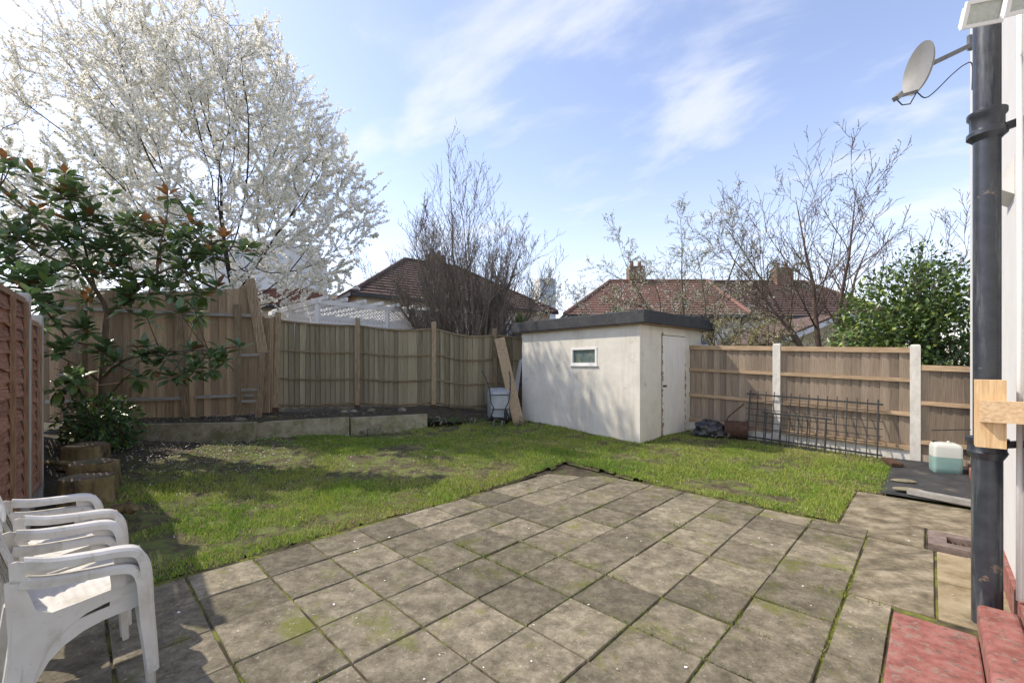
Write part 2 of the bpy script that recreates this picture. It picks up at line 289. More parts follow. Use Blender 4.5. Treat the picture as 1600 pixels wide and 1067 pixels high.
# back fence line (low panels) and tall fence
BF = [np.array(p) for p in ((-4.84, 8.8), (-3.52, 9.8), (-1.88, 10.3), (-.43, 10.8), (1.1, 11.35))]
def backlimit(x):       # front edge of the raised bed
    return np.interp(x, [-8, -6.7, -4.65, -4.5, -3.3, -1.85, -.9, .4, 3], [7.2, 7.3, 7.65, 8.0, 8.7, 9.4, 9.9, 10.5, 11.2])
def lawnmask(x, y):
    s = x*U[0]+y*U[1]; t = x*V[0]+y*V[1]
    wob = .05*(fbm(x, y, 4.0)-.5)
    a = (t > 4.12+wob) & (s > .05)
    b = (s > 5.50+wob) & (t > np.where(s < 7.05, .70, .40)+wob)
    m = (a | b) & (y < backlimit(x)) & (s < 9.3) & (x > -5.2)
    return m
def grassden(x, y):
    s = x*U[0]+y*U[1]; t = x*V[0]+y*V[1]
    n = fbm(x, y, 1.6); n2 = fbm(x+20, y+5, .7)
    d = sstep(.30, .50, n)*(.65+.35*sstep(.3, .5, n2))*(.35+.65*sstep(.30, .55, fbm(x+1, y+2, 7.0)))
    dirt = np.exp(-(((x+4.75)/1.55)**2+((y-6.75)/.95)**2)*1.1)*(.55+.9*n)
    d = d*(1-.97*sstep(.14, .44, dirt))
    d = d*(1-.75*np.exp(-(((x-.1)/.75)**2+((y-9.0)/.22)**2)))
    d = d*(1-.85*sstep(8.55, 9.0, s+.5*(n-.5)))
    d = d*(1-.9*sstep(-4.3, -4.9, x+.5*(n-.5))*sstep(6.0, 5.0, y))
    edge = np.minimum(np.abs(t-4.12)+10*(s > 5.6), np.abs(s-5.5)+10*(t > 4.2))
    d = np.maximum(d, .5*(edge < .25))
    return d
ss = np.arange(-1.0, 13.0, .07); tt = np.arange(.2, 11.5, .07)
S_, T_ = np.meshgrid(ss, tt); LX = S_*U[0]+T_*V[0]; LY = S_*U[1]+T_*V[1]
m = lawnmask(LX, LY)
er = m.copy(); er[1:] &= m[:-1]; er[:-1] &= m[1:]; er[:, 1:] &= m[:, :-1]; er[:, :-1] &= m[:, 1:]
LZ = g(LX, LY)+.012+.05*(fbm(LX, LY, 1.2)-.5)+.02*(fbm(LX, LY, 6)-.5); LZ = np.where(er, LZ, g(LX, LY)-.03)
idx = np.arange(LX.size).reshape(LX.shape); q = np.stack([idx[:-1, :-1], idx[:-1, 1:], idx[1:, 1:], idx[1:, :-1]], -1)
cm = m[:-1, :-1] & m[:-1, 1:] & m[1:, 1:] & m[1:, :-1]; q = q[cm]
used = np.unique(q); remap = -np.ones(LX.size, int); remap[used] = np.arange(len(used))
structure('lawn', fastmesh('lawn', np.stack([LX, LY, LZ], -1).reshape(-1, 3)[used], remap[q], M_lawn, smooth=True))
def lawnz(x, y): return g(x, y)+.012+.05*(fbm(x, y, 1.2)-.5)

def blades(n, xr, yr, fn, zf, hmin, hmax, wid, palette):
    x = rng.uniform(*xr, n); y = rng.uniform(*yr, n); k = rng.random(n) < fn(x, y); x = x[k]; y = y[k]; n = len(x)
    z = zf(x, y)-.004; h = rng.uniform(hmin, hmax, n)*(.4+1.2*fbm(x, y, 2.3))*np.where(rng.random(n) < .04, 1.6, 1); a = rng.uniform(0, 2*math.pi, n); b = rng.uniform(0, 2*math.pi, n); lean = rng.uniform(.1, .9, n)*h
    wx = np.cos(a)*wid*rng.uniform(.7, 1.3, n); wy = np.sin(a)*wid*rng.uniform(.7, 1.3, n)
    v = np.empty((n, 3, 3)); v[:, 0] = np.stack([x-wx, y-wy, z], 1); v[:, 1] = np.stack([x+wx, y+wy, z], 1)
    v[:, 2] = np.stack([x+np.cos(b)*lean, y+np.sin(b)*lean, z+h], 1)
    pal = np.array(palette); mixk = np.clip(fbm(x+3, y+1, 1.1)*1.2-.1+rng.normal(0, .33, n), 0, .999)*(len(pal)-1); i = mixk.astype(int); fr = (mixk-i)[:, None]
    c = pal[i]*(1-fr)+pal[np.minimum(i+1, len(pal)-1)]*fr; c = c*rng.uniform(.75, 1.25, n)[:, None]
    return v.reshape(-1, 3), np.arange(3*n).reshape(-1, 3), np.repeat(c, 3, 0)
PAL = [(.13, .25, .04), (.22, .35, .05), (.32, .42, .07), (.42, .46, .10), (.44, .39, .19)]
v, f, c = blades(900000, (-5.2, 7.2), (2.5, 11.3), lambda x, y: lawnmask(x, y)*grassden(x, y)*np.clip(9/np.maximum(y, 3)**1.1, .5, 1), lawnz, .018, .050, .0048, PAL)
o = link('lawn_grass', fastmesh('lawn_grass', v, f, M_grass, c)); tag(o, 'short patchy yellow-green grass covering the lawn', 'grass', kind='stuff')

n = 26000; x = rng.uniform(-5.2, 7.0, n); y = rng.uniform(3, 11, n); k = lawnmask(x, y) & (rng.random(n) < sstep(.5, .66, fbm(x+6, y+2, 1.7))+.03); x = x[k]; y = y[k]; n = len(x)
def weeds_late():
    x, y, n = LWx, LWy, LWn
    C = np.stack([x, y, lawnz(x, y)+rng.uniform(.006, .035, n)], 1); A = rng.normal(0, 1, (n, 3)); A[:, 2] = np.abs(A[:, 2])*.25; cl = np.where(rng.random(n)[:, None] < .6, np.array([[.10, .20, .04]]), np.array([[.24, .19, .10]]))*rng.uniform(.7, 1.3, n)[:, None]
    v, f, c = kites(C, unit(A), np.tile(np.array([0, 0, 1.]), (n, 1))+rng.normal(0, .3, (n, 3)), rng.uniform(.018, .045, n), rng.uniform(.012, .03, n), cl)
    tag(link('lawn_weeds', fastmesh('lawn_weeds', v, f, M_grass, c)), 'small broad-leaved weeds and dead leaves in the lawn', 'weeds', kind='stuff')
LWx, LWy, LWn = x, y, n
# raised bed behind the low concrete edging
bx = np.arange(-8.2, 1.2, .12); rows = []
tallA, tallB = np.array([-7.75, 7.65]), np.array([-4.95, 8.3])
for x in bx:
    y0 = float(backlimit(x))+.1
    y1 = float(np.interp(x, [-8.2, tallA[0], tallB[0]]+[p[0] for p in BF], [7.6, tallA[1], tallB[1]]+[p[1] for p in BF]))+.6
    ztop = float(np.interp(x, [-8.2, -4.8, -1.9, -1.4, .3, 1.2], [.60, .58, .54, .32, .30, .32]))
    zf = float(np.interp(x, [-8.2, -4.8, -1.9, -.4, 1.2], [.66, .68, .60, .50, .42]))
    rows.append([(x, y0+(y1-y0)*k, ztop+(zf-ztop)*min(1, k*1.4)+.03*(float(fbm(x, k*2, 3))-.5)) for k in (0, .25, .5, .75, 1)])
bedp = np.array(rows); idx = np.arange(len(bx)*5).reshape(-1, 5); q = np.stack([idx[:-1, :-1], idx[1:, :-1], idx[1:, 1:], idx[:-1, 1:]], -1).reshape(-1, 4)
structure('flower_bed', fastmesh('flower_bed', bedp.reshape(-1, 3), q, M_soil, smooth=True))
def edging(a, b, zb, zt, label):
    d = np.array(b)-np.array(a); Ln = np.linalg.norm(d); an = math.atan2(d[1], d[0])
    mb = MB(); mb.box((0, 0, (zt-zb)/2), (Ln, .12, zt-zb))
    o = mb.obj('concrete_edging', M_sleeper, None, loc=((a[0]+b[0])/2, (a[1]+b[1])/2, zb), rot=(R(-3), 0, an))
    bv = o.modifiers.new('b', 'BEVEL'); bv.width = .012; bv.segments = 2
    tag(o, label, 'edging', 'concrete edging along the raised bed')
edging((-7.6, 7.25), (-4.58, 7.69), .16, .60, 'long mossy concrete edging below the tall broken fence')
edging((-4.72, 7.90), (-3.30, 8.72), .10, .57, 'short concrete edging below the fence panel next to the wooden frame')
edging((-3.28, 8.75), (-1.86, 9.42), .12, .55, 'weathered concrete edging below the two bowed fence panels')

# ------------------------------------------------------------ patio
patio_bed = MB(); pts = [st(-3, -.4), st(9.0, -.4), st(9.0, .80), st(5.55, .80), st(5.55, 4.16), st(-3, 4.16)]
patio_bed.add([p+np.array([0, 0, -.014]) for p in pts], [tuple(range(6))])
M_joint = mat('mossy_joint', [(.34, (.03, .026, .018)), (.46, (.075, .062, .035)), (.56, (.15, .165, .03))], 3.5, (1, 1, 1), .95, .6, 0, coords='World', detail=8)
patio = structure('patio', patio_bed.mesh('patio', M_joint))
UA = math.atan2(U[1], U[0])
slabm = MB()
def slab_mesh():
    mb = MB(); w = .5; b = .012
    mb.loft([[(-w, -w, -.045), (w, -w, -.045), (w, w, -.045), (-w, w, -.045)], [(-w, -w, -b*.6), (w, -w, -b*.6), (w, w, -b*.6), (-w, w, -b*.6)],
             [(-w+b, -w+b, 0), (w-b, -w+b, 0), (w-b, w-b, 0), (-w+b, w-b, 0)]])
    return mb.mesh('paving_slab', M_slab)
SLAB = slab_mesh(); SLABC = SLAB.copy(); SLABC.materials.clear(); SLABC.materials.append(M_conc); SLABY = SLAB.copy(); SLABY.materials.clear(); SLABY.materials.append(M_ycol)
def slab(s0, s1, t0, t1, me=SLAB, gap=.0095, jit=1.0):
    p = st((s0+s1)/2, (t0+t1)/2); Y = max(p[1], .5)
    o = link('paving_slab', me, patio, (p[0], p[1], random.uniform(-.006, .004)*jit), (random.uniform(-.012, .012)*jit, random.uniform(-.012, .012)*jit, UA+random.uniform(-.012, .012)*jit), (s1-s0-gap*random.uniform(1.1, 2.0), t1-t0-gap*random.uniform(.6, 1.4), 1))
    return o
def inview(s0, s1, t0, t1):
    for s in (s0, s1):
        for t in (t0, t1):
            p = st(s, t)
            if p[1] > .8 and -150 < 800+F*p[0]/p[1] < 1750 and HY+F*CAMZ/p[1] < 1400: return True
    return False
pitch = .4555
for j in range(8):
    t1 = PT1-j*pitch; t0 = t1-pitch
    for i in range(-9, 10):
        s0 = 1.529+i*pitch; s1 = s0+pitch
        if i == 8: s1 = PS1
        if i == 9: continue
        if inview(s0, s1, t0, t1): slab(s0, s1, t0, t1)
for i in range(0, 9):
    s0 = .35+i*.44
    if s0 < 3.7 and inview(s0, s0+.44, .18, PT0): slab(s0, min(s0+.44, 3.86), .185, PT0)
for (s0, s1, t0, t1, me) in [(3.88, 5.28, -.02, .43, SLABC), (3.88, 4.55, -.4, -.03, SLABY), (4.56, 5.27, -.4, -.03, SLABY), (5.29, 5.96, .04, .68, SLABC), (5.97, 7.05, -.4, .68, SLABC), (5.76, 5.96, -.4, .03, SLABC)]:
    slab(s0, s1, t0, t1, me, .008, .3)
mem = MB(); mem.add([st(7.05, .46, .03), st(9.25, .42, .12), st(9.25, -2.4, .12), st(7.05, -2.4, .03)], [(0, 1, 2, 3)])
mem_o = mem.mesh('black_membrane', M_membrane); structure('membrane_path', mem_o)
# grass tufts and moss in the joints
jx = []
def jden(x, y):
    s = x*U[0]+y*U[1]; t = x*V[0]+y*V[1]
    a = np.abs((s-1.529)/pitch-np.round((s-1.529)/pitch))*pitch; b = np.abs((PT1-t)/pitch-np.round((PT1-t)/pitch))*pitch
    j = ((a < .014) | (b < .014)) & (s < 5.45) & (t > .2) & (t < 4.08) & (s > -1)
    return j*(.03+.45*sstep(.52, .72, fbm(x+2, y+8, 1.3)))
v, f, c = blades(500000, (-3.5, 3.6), (1.9, 7), jden, lambda x, y: np.full_like(x, -.012), .015, .05, .003, [(.10, .17, .03), (.20, .26, .04), (.24, .25, .05)])
tag(link('joint_grass', fastmesh('joint_grass', v, f, M_grass, c)), 'small grass tufts sprouting in the paving joints', 'grass', kind='stuff')
# fallen petals
n = 22000; x = rng.uniform(-7.5, 4, n); y = rng.uniform(2.2, 9.5, n); s = x*U[0]+y*U[1]; t = x*V[0]+y*V[1]
w = np.exp(-(((x+5.3)/1.7)**2+((y-6.9)/1.1)**2))*1.3+.010+.06*(y > backlimit(x))+.5*((y > backlimit(x)) & (x < -2.5))
k = (rng.random(n) < w) & (y < backlimit(x)+.7) & (s < 8.8); x = x[k]; y = y[k]; s = s[k]; t = t[k]
z = np.where((t < 4.1) & (s < 5.5), .007, lawnz(x, y)+.02); bk_ = np.clip((y-backlimit(x)-.1)/.9, 0, 1); zt_ = np.interp(x, [-8.2, -4.8, -1.9, -1.4, .3, 1.2], [.60, .58, .54, .32, .30, .32]); zf_ = np.interp(x, [-8.2, -4.8, -1.9, -.4, 1.2], [.66, .68, .60, .50, .42]); z = np.where(y > backlimit(x)+.1, zt_+(zf_-zt_)*np.minimum(1, bk_*1.4)+.03, z)
a = rng.uniform(0, 6.28, len(x)); r = rng.uniform(.004, .009, len(x)); e = np.stack([np.cos(a), np.sin(a), rng.uniform(-.3, .3, len(x))], 1)*r[:, None]; e2 = np.stack([-np.sin(a), np.cos(a), rng.uniform(-.3, .3, len(x))], 1)*r[:, None]*.75
P0 = np.stack([x, y, z], 1); v = np.stack([P0-e-e2, P0+e-e2, P0+e+e2, P0-e+e2], 1).reshape(-1, 3)
tag(link('fallen_petals', fastmesh('fallen_petals', v, np.arange(len(v)).reshape(-1, 4), M_petal)), 'white fallen petals scattered over soil and paving', 'petals', kind='stuff')

# ------------------------------------------------------------ house at the right
house = empty('house', st(4, -.4)); tag(house, 'white painted house wall with red plinth beside the patio', 'house')
def to_local(o, parent): o.parent = parent; o.matrix_parent_inverse = Matrix.Translation(parent.location).inverted() if parent.rotation_euler.z == 0 else parent.matrix_world.inverted()
def stbox(mb, s0, s1, t0, t1, z0, z1):
    v = [st(s, t, z) for z in (z0, z1) for s, t in ((s0, t0), (s1, t0), (s1, t1), (s0, t1))]
    return mb.add(v, [(3, 2, 1, 0), (4, 5, 6, 7), (0, 1, 5, 4), (1, 2, 6, 5), (2, 3, 7, 6), (3, 0, 4, 7)])
def sub(mb, name, m, parent, smooth=False):
    o = mb.obj(name, m, None, smooth); to_local(o, parent); return o
bpy.context.view_layer.update()
sub(stbox(MB(), 1.2, 9.0, -4.5, -.4, -.1, 6.5), 'wall', M_housew, house)
sub(stbox(MB(), 1.2, 9.02, -4.5, -.375, -.1, .20), 'plinth', M_red, house)
sub(MB().tube([st(3.94, -.375, .22), st(3.95, -.38, 2.0), st(3.94, -.375, 6.4)], .014, 8), 'conduit', M_white, house, True)
w = MB(); w.add([st(4.75, -.399, 3.02), st(4.75, -.32, 2.82), st(4.75, -.399, 2.76), st(4.40, -.399, 3.02), st(4.40, -.32, 2.82), st(4.40, -.399, 2.76)], [(0, 1, 2), (5, 4, 3), (0, 3, 4, 1), (1, 4, 5, 2), (2, 5, 3, 0)])
sub(w, 'window_sill', M_white, house)
stp = stbox(MB(), 1.3, 3.90, -.374, -.20, .0, .16).obj('door_step', M_red); bv = stp.modifiers.new('b', 'BEVEL'); bv.width = .028; bv.segments = 3
tag(stp, 'raised red painted concrete step against the house wall', 'step')
padm = stbox(MB(), 1.0, 3.74, -.198, .175, -.03, .022).obj('step_pad', M_red); bv = padm.modifiers.new('b', 'BEVEL'); bv.width = .01; bv.segments = 2
tag(padm, 'flat faded red painted slab on the paving below the step', 'slab')
# drain gully
dr = empty('drain_gully', st(5.52, -.17)); tag(dr, 'square brick-edged drain gully let into the concrete', 'drain'); bpy.context.view_layer.update()
kb = MB(); stbox(kb, 5.30, 5.42, -.38, .02, -.03, .045); stbox(kb, 5.62, 5.74, -.38, .02, -.03, .045); stbox(kb, 5.42, 5.62, -.10, .02, -.03, .043)
sub(kb, 'kerb', mat('brick_kerb', [(.3, (.11, .085, .072)), (.7, (.24, .19, .165))], 12, coords='World', bump=.5), dr)
gm = MB(); stbox(gm, 5.42, 5.62, -.38, -.10, -.03, -.012); sub(gm, 'pit', M_black, dr)
for k in range(5):
    a = MB(); stbox(a, 5.42, 5.62, -.35+.05*k, -.335+.05*k, .0, .012); sub(a, 'grate_bar', M_rust, dr)

# soil pipe
pc = np.array([2.977, 2.70]); pipe = empty('soil_pipe', (pc[0], pc[1], 0)); tag(pipe, 'black cast iron soil pipe running up the white house wall', 'pipe'); bpy.context.view_layer.update()
def pl(prof, name, m=M_pipe, smooth=40): o = MB().lathe(prof, (0, 0, 0), 28).obj(name, m, pipe, smooth); return o
pl([(.069, .0), (.069, 1.09)], 'lower_pipe'); pl([(.062, 1.08), (.062, 3.2), (.062, 5.5)], 'upper_pipe')
pl([(.070, 1.03), (.086, 1.06), (.092, 1.075), (.086, 1.09), (.086, 1.13), (.095, 1.14), (.095, 1.165), (.063, 1.17)], 'socket')
pl([(.063, 3.02), (.080, 3.04), (.092, 3.05), (.092, 3.075), (.078, 3.09), (.078, 3.16), (.090, 3.175), (.090, 3.20), (.063, 3.215)], 'collar')
for z in (1.13, 3.08):
    a = MB(); a.beam((0.05, -.06, z), (.17, -.16, z+.03), .035, .04); a.obj('bracket', M_black, pipe)
# timber bracket on the pipe
tb = empty('timber_bracket', st(3.84, -.25, 1.13)); tag(tb, 'pale new timber block with a cross rail fixed in front of the pipe', 'timber'); bpy.context.view_layer.update()
o = sub(stbox(MB(), 3.79, 3.915, -.314, -.19, 1.13, 1.53), 'block', M_newwood, tb)
o = sub(stbox(MB(), 3.74, 3.788, -.52, -.205, 1.285, 1.41), 'cross_rail', M_newwoodh, tb)
# floodlights
def flood(px, py, Y, w, h, label, rz, tilt):
    p = at(px, py, Y); e = empty('flood_light', p); e.rotation_euler = (R(tilt), 0, R(rz)); tag(e, label, 'lamp')
    a = MB(); a.loft([[(-w/2, 0, -h/2), (w/2, 0, -h/2), (w/2, 0, h/2), (-w/2, 0, h/2)], [(-w*.42, .07, -h*.4), (w*.42, .07, -h*.4), (w*.42, .07, h*.4), (-w*.42, .07, h*.4)]]); a.obj('housing', M_white, e)
    a = MB()
    for c, d in (((0, -.008, h/2), (w+.02, .024, .018)), ((0, -.008, -h/2), (w+.02, .024, .018)), ((w/2, -.008, 0), (.018, .022, h-.018)), ((-w/2, -.008, 0), (.018, .022, h-.018))): a.box(c, d)
    a.obj('frame', M_white, e); MB().box((0, -.004, 0), (w-.018, .006, h-.018)).obj('glass', M_lens, e)
    MB().beam((0, .07, 0), (.06, .20, .03), .03, .03).obj('arm', M_white, e)
flood(1536, 20, 2.45, .165, .115, 'white framed floodlight with ribbed glass above the soil pipe', -18, 24)
flood(1592, 4, 2.2, .085, .09, 'small cream sensor lamp beside the floodlight', -25, 25)
# satellite dish
dp = at(1443, 108, 4.6); dish = empty('satellite_dish', dp); tag(dish, 'grey oval satellite dish on an arm off the house wall', 'satellite dish'); bpy.context.view_layer.update()
dirn = Vector((-.97, .12, .10)).normalized(); xx_ = Vector((0, 0, 1)).cross(dirn).normalized(); Md = Matrix((xx_, dirn.cross(xx_), dirn)).transposed()
th = np.arange(36)*2*math.pi/36; rings = []
for k, r in enumerate(np.linspace(.02, 1, 8)):
    a = np.stack([r*.205*np.cos(th), r*.265*np.sin(th), np.full(36, .06*r*r)], 1); rings.append(a)
for dz, sc_ in ((-.012, 1.0), (-.02, .9), (-.03, .4)): rings.append(np.stack([sc_*.205*np.cos(th), sc_*.265*np.sin(th), np.full(36, .06*sc_*sc_+dz)], 1))
Mn = np.array(Md); MB().loft([r @ Mn.T for r in rings]).obj('reflector', M_dish, dish, 40)
lnb = at(1402, 152, 4.35)-dp; low = Mn @ np.array([0, -.24, .04])
wallp = at(1519, 70, 4.75)-dp; back = Mn @ np.array([0.05, .02, -.04])
MB().beam(low, lnb, .022, .03).obj('feed_arm', M_dgrey, dish)
a = MB(); a.beam(lnb+np.array([-.02, 0, -.02]), lnb+np.array([.05, .02, .045]), .05, .045); a.obj('receiver', M_dish, dish)
a = MB(); a.beam(back, wallp, .03, .045); a.beam(wallp+np.array([-.02, 0, -.06]), wallp+np.array([-.02, 0, .10]), .05, .03); a.obj('mount_arm', M_dgrey, dish)
cpts = [low+np.array([.0, 0, -.01]), low+np.array([.12, 0, -.06]), wallp+np.array([-.22, 0, -.33]), wallp+np.array([-.08, 0, -.22]), wallp+np.array([0, 0, -.22]), wallp+np.array([.0, 0, -.5])]
MB().tube(cr(cpts, 30), .006, 5).obj('cable', M_rubber, dish)
MB().tube([lnb+np.array([.0, 0, -.03]), lnb+np.array([.05, 0, -.08]), lnb+np.array([.13, 0, -.07]), low+np.array([.0, 0, -.01])], .006, 5).obj('cable', M_rubber, dish)

# ------------------------------------------------------------ fences
def board_mesh(name, m, taper=.3):
    a = MB(); t = .5
    a.add([(-.5, -t, 0), (.5, -t*taper, 0), (.5, t*taper, 0), (-.5, t, 0), (-.5, -t, 1), (.5, -t*taper, 1), (.5, t*taper, 1), (-.5, t, 1)], [(3, 2, 1, 0), (4, 5, 6, 7), (0, 1, 5, 4), (1, 2, 6, 5), (2, 3, 7, 6), (3, 0, 4, 7)])
    return a.mesh(name, m)
B_r, B_b, B_t = board_mesh('board', M_rfence), board_mesh('board', M_bfence), board_mesh('board', M_tfence)
def fence_piece(name, me, parent, p, an, sc_, tilt=0): return link(name, me, parent, tuple(np.array(p)-np.array(parent.location)), (0, tilt, an), sc_)
def boards(parent, me, A, B, zb, zt, pitchw, off=0.0, bow=0.0, sag=0.0, jit=.006, tiltj=.004, thick=.02):
    A = np.array(A); B = np.array(B); d = B-A; Ln = np.linalg.norm(d); d = d/Ln; nrm = np.array([d[1], -d[0]]); an = math.atan2(d[1], d[0]); n = max(1, int(round(Ln/pitchw)))
    for i in range(n):
        k = (i+.5)/n; p = A+d*Ln*k+nrm*(off+bow*math.sin(math.pi*k)); sg = sag*math.sin(math.pi*k)
        z0 = zb[0]+(zb[1]-zb[0])*k-sg*.6; z1 = zt[0]+(zt[1]-zt[0])*k-sg+random.uniform(-jit, jit)
        fence_piece('board', me, parent, (p[0], p[1], z0), an+.11, (Ln/n*1.16, thick*1.35*random.uniform(.8, 1.2), z1-z0), random.uniform(-tiltj, tiltj))
def rail(parent, m, A, B, za, zb, w=.04, h=.07, off=0.03, bow=0, sag=0, name='rail'):
    A = np.array(A); B = np.array(B); d = B-A; Ln = np.linalg.norm(d); d = d/Ln; nrm = np.array([d[1], -d[0]]); c = (A+B)/2; n = 9 if bow or sag else 2
    an = math.atan2(d[1], d[0]); a = MB(); rg = []
    for i in range(n):
        k = i/(n-1); x = (k-.5)*Ln; yb = -bow*math.sin(math.pi*k); z = za+(zb-za)*k-sag*math.sin(math.pi*k)-za
        rg.append([(x, yb-w/2, z-h/2), (x, yb+w/2, z-h/2), (x, yb+w/2, z+h/2), (x, yb-w/2, z+h/2)])
    a.loft(rg); p = c+nrm*off
    return a.obj(name, m, parent, loc=tuple(np.array((p[0], p[1], za))-np.array(parent.location)), rot=(0, 0, an))
def post(parent, m, p, z0, z1, w, d, an, tilt=(0, 0), name='post', cap=True):
    a = MB(); h = z1-z0
    a.loft([[(-w/2, -d/2, 0), (w/2, -d/2, 0), (w/2, d/2, 0), (-w/2, d/2, 0)], [(-w/2, -d/2, h-.02), (w/2, -d/2, h-.02), (w/2, d/2, h-.02), (-w/2, d/2, h-.02)], [(-w*.36, -d*.36, h), (w*.36, -d*.36, h), (w*.36, d*.36, h), (-w*.36, d*.36, h)]])
    return a.obj(name, m, parent, loc=tuple(np.array((p[0], p[1], z0))-np.array(parent.location)), rot=(tilt[0], tilt[1], an))
VA = math.atan2(-V[1], -V[0])       # along -V
# fence at the right: face normal is -U, runs along V
FS = 9.34; rf = empty('board_fence', st(FS, .18)); tag(rf, 'brown upright board fence between white concrete posts, iron railings leaning on it', 'fence')
def fs(t): return U*FS+V*t
gz = lambda p: float(g(p[0], p[1]))
tp = [.18, 2.09, 4.0, 5.3]
for t in tp[:3]:
    p = fs(t); post(rf, M_concpost, p, gz(p)-.1, gz(p)+1.86, .125, .11, VA, name='concrete_post')
for a_, b_, top, gb in ((4.0, 2.09, 1.80, 1), (2.09, .18, 1.80, 1), (.18, -1.75, 1.53, 0)):
    A = fs(a_-.06); B = fs(b_+.06); za, zb = gz(A), gz(B)
    boards(rf, B_r, A, B, (za+.17*gb, zb+.17*gb), (za+top-.04, zb+top-.04), .118, off=-.012, thick=.02)
    rail(rf, M_rrail, A, B, za+top-.03, zb+top-.03, .05, .085, .02, name='cap_rail')
    for fr in ((.72, .42) if gb else (.62, .22)): rail(rf, M_rrail, A, B, za+top*fr, zb+top*fr, .045, .06, .03)
    if gb: rail(rf, M_rrail, A, B, za+.215, zb+.215, .04, .08, .03); rail(rf, M_concpost, A, B, za+.04, zb+.04, .05, .27, .0, name='gravel_board')
    else: rail(rf, M_rfence, A, B, za+.06, zb+.06, .04, .16, .02, name='kick_board')
# low back fence with bowed panels
bf = empty('panel_fence', (BF[0][0], BF[0][1], .6)); tag(bf, 'mossy low wooden panel fence with bowed panels below the white pergola', 'fence')
ztops = [2.70, 2.68, 2.645, 2.53, 2.45]; zbots = [.70, .66, .62, .55, .45]
for i in range(4):
    p = BF[i]; d = BF[i+1]-BF[i]; an = math.atan2(d[1], d[0])
    po = post(bf, M_bpost, p, zbots[i]-.05, ztops[i], .105, .10, an, tilt=(0, R((1.5, .3, .2, -.4)[i])))
    MB().box((0, 0, .04), (.112, .108, .13)).obj('metal_shoe', M_rust, po)
for i, (sag, bow) in enumerate(((.03, .02), (.07, .12), (.10, .16), (.05, .04))):
    A = BF[i]; B = BF[i+1]; d = (B-A)/np.linalg.norm(B-A); A = A+d*.06; B = B-d*.06
    za, zb = ztops[i]-.17, ztops[i+1]-(.17 if i < 3 else .1); ba, bb = zbots[i]+.05, zbots[i+1]+.05
    boards(bf, B_b, A, B, (ba, bb), (za, zb), .105, off=-.02, bow=bow, sag=sag, tiltj=.012, thick=.022)
    for fr in (1.0, .665, .335, .03): rail(bf, M_brail, A, B, ba+(za-ba)*fr, bb+(zb-bb)*fr, .035, .03 if fr < 1 else .035, .02+.0, bow=bow, sag=sag*(.6+.4*fr))
# tall broken fence
tf = empty('tall_board_fence', (tallA[0], tallA[1], .6)); tag(tf, 'tall patched fence of brown boards with grey rails behind the magnolia', 'fence')
dT = (tallB-tallA)/np.linalg.norm(tallB-tallA); anT = math.atan2(dT[1], dT[0])
A0 = tallA-dT*.5
boards(tf, B_t, A0, tallA+dT*1.80, (.62, .64), (2.92, 2.98), .135, off=-.02, jit=.035, tiltj=.012, thick=.024)
boards(tf, B_t, tallA+dT*1.77, tallB+dT*.02, (.64, .68), (3.02, 3.12), .125, off=-.02, jit=.03, tiltj=.010, thick=.024)
for (k0, k1, z0, z1) in ((-.4, 1.72, 2.62, 2.58), (1.8, 2.82, 2.57, 2.56), (-.4, 1.75, .98, 1.0), (1.9, 2.85, 1.02, 1.04)):
    rail(tf, M_grail, tallA+dT*k0, tallA+dT*k1, z0, z1, .06, .055, .04)
post(tf, M_bpost, tallA+dT*1.75+np.array([dT[1], -dT[0]])*.06, .60, 2.85, .10, .06, anT, tilt=(0, R(-4)))
post(tf, M_bpost, tallA+dT*.1+np.array([dT[1], -dT[0]])*.05, .60, 2.9, .09, .08, anT)
boards(tf, B_t, tallB+np.array([-.1, .22]), BF[0]+np.array([.04, .05]), (.66, .68), (2.55, 2.6), .12, jit=.05, thick=.024)
# loose timber frame at the end of the tall fence
lf = empty('ladder_frame', (-4.95, 8.2, .62)); tag(lf, 'ladder-like frame of loose timbers with rungs at the fence gap', 'frame')
def tpost(px0, py0, px1, py1, Y, w, m=M_bpost, name='upright'):
    a = at(px0, py0, Y); b = at(px1, py1, Y); q = MB(); q.beam(a, b, w, .05, up=(0, 1, 0)); o = q.obj(name, m); to_local(o, lf)
bpy.context.view_layer.update()
tpost(376, 648, 371, 476, 8.15, .11); tpost(404, 652, 410, 550, 8.10, .09); tpost(411, 552, 390, 436, 8.25, .17, M_tfence, 'slanted_board')
tpost(385, 640, 384, 446, 8.36, .16, M_tfence, 'board'); tpost(415, 645, 417, 497, 8.55, .16, M_tfence, 'board')
for y_ in (555, 609, 627): tpost(378, y_, 408, y_-1, 8.12, .045, M_grail, 'rung')
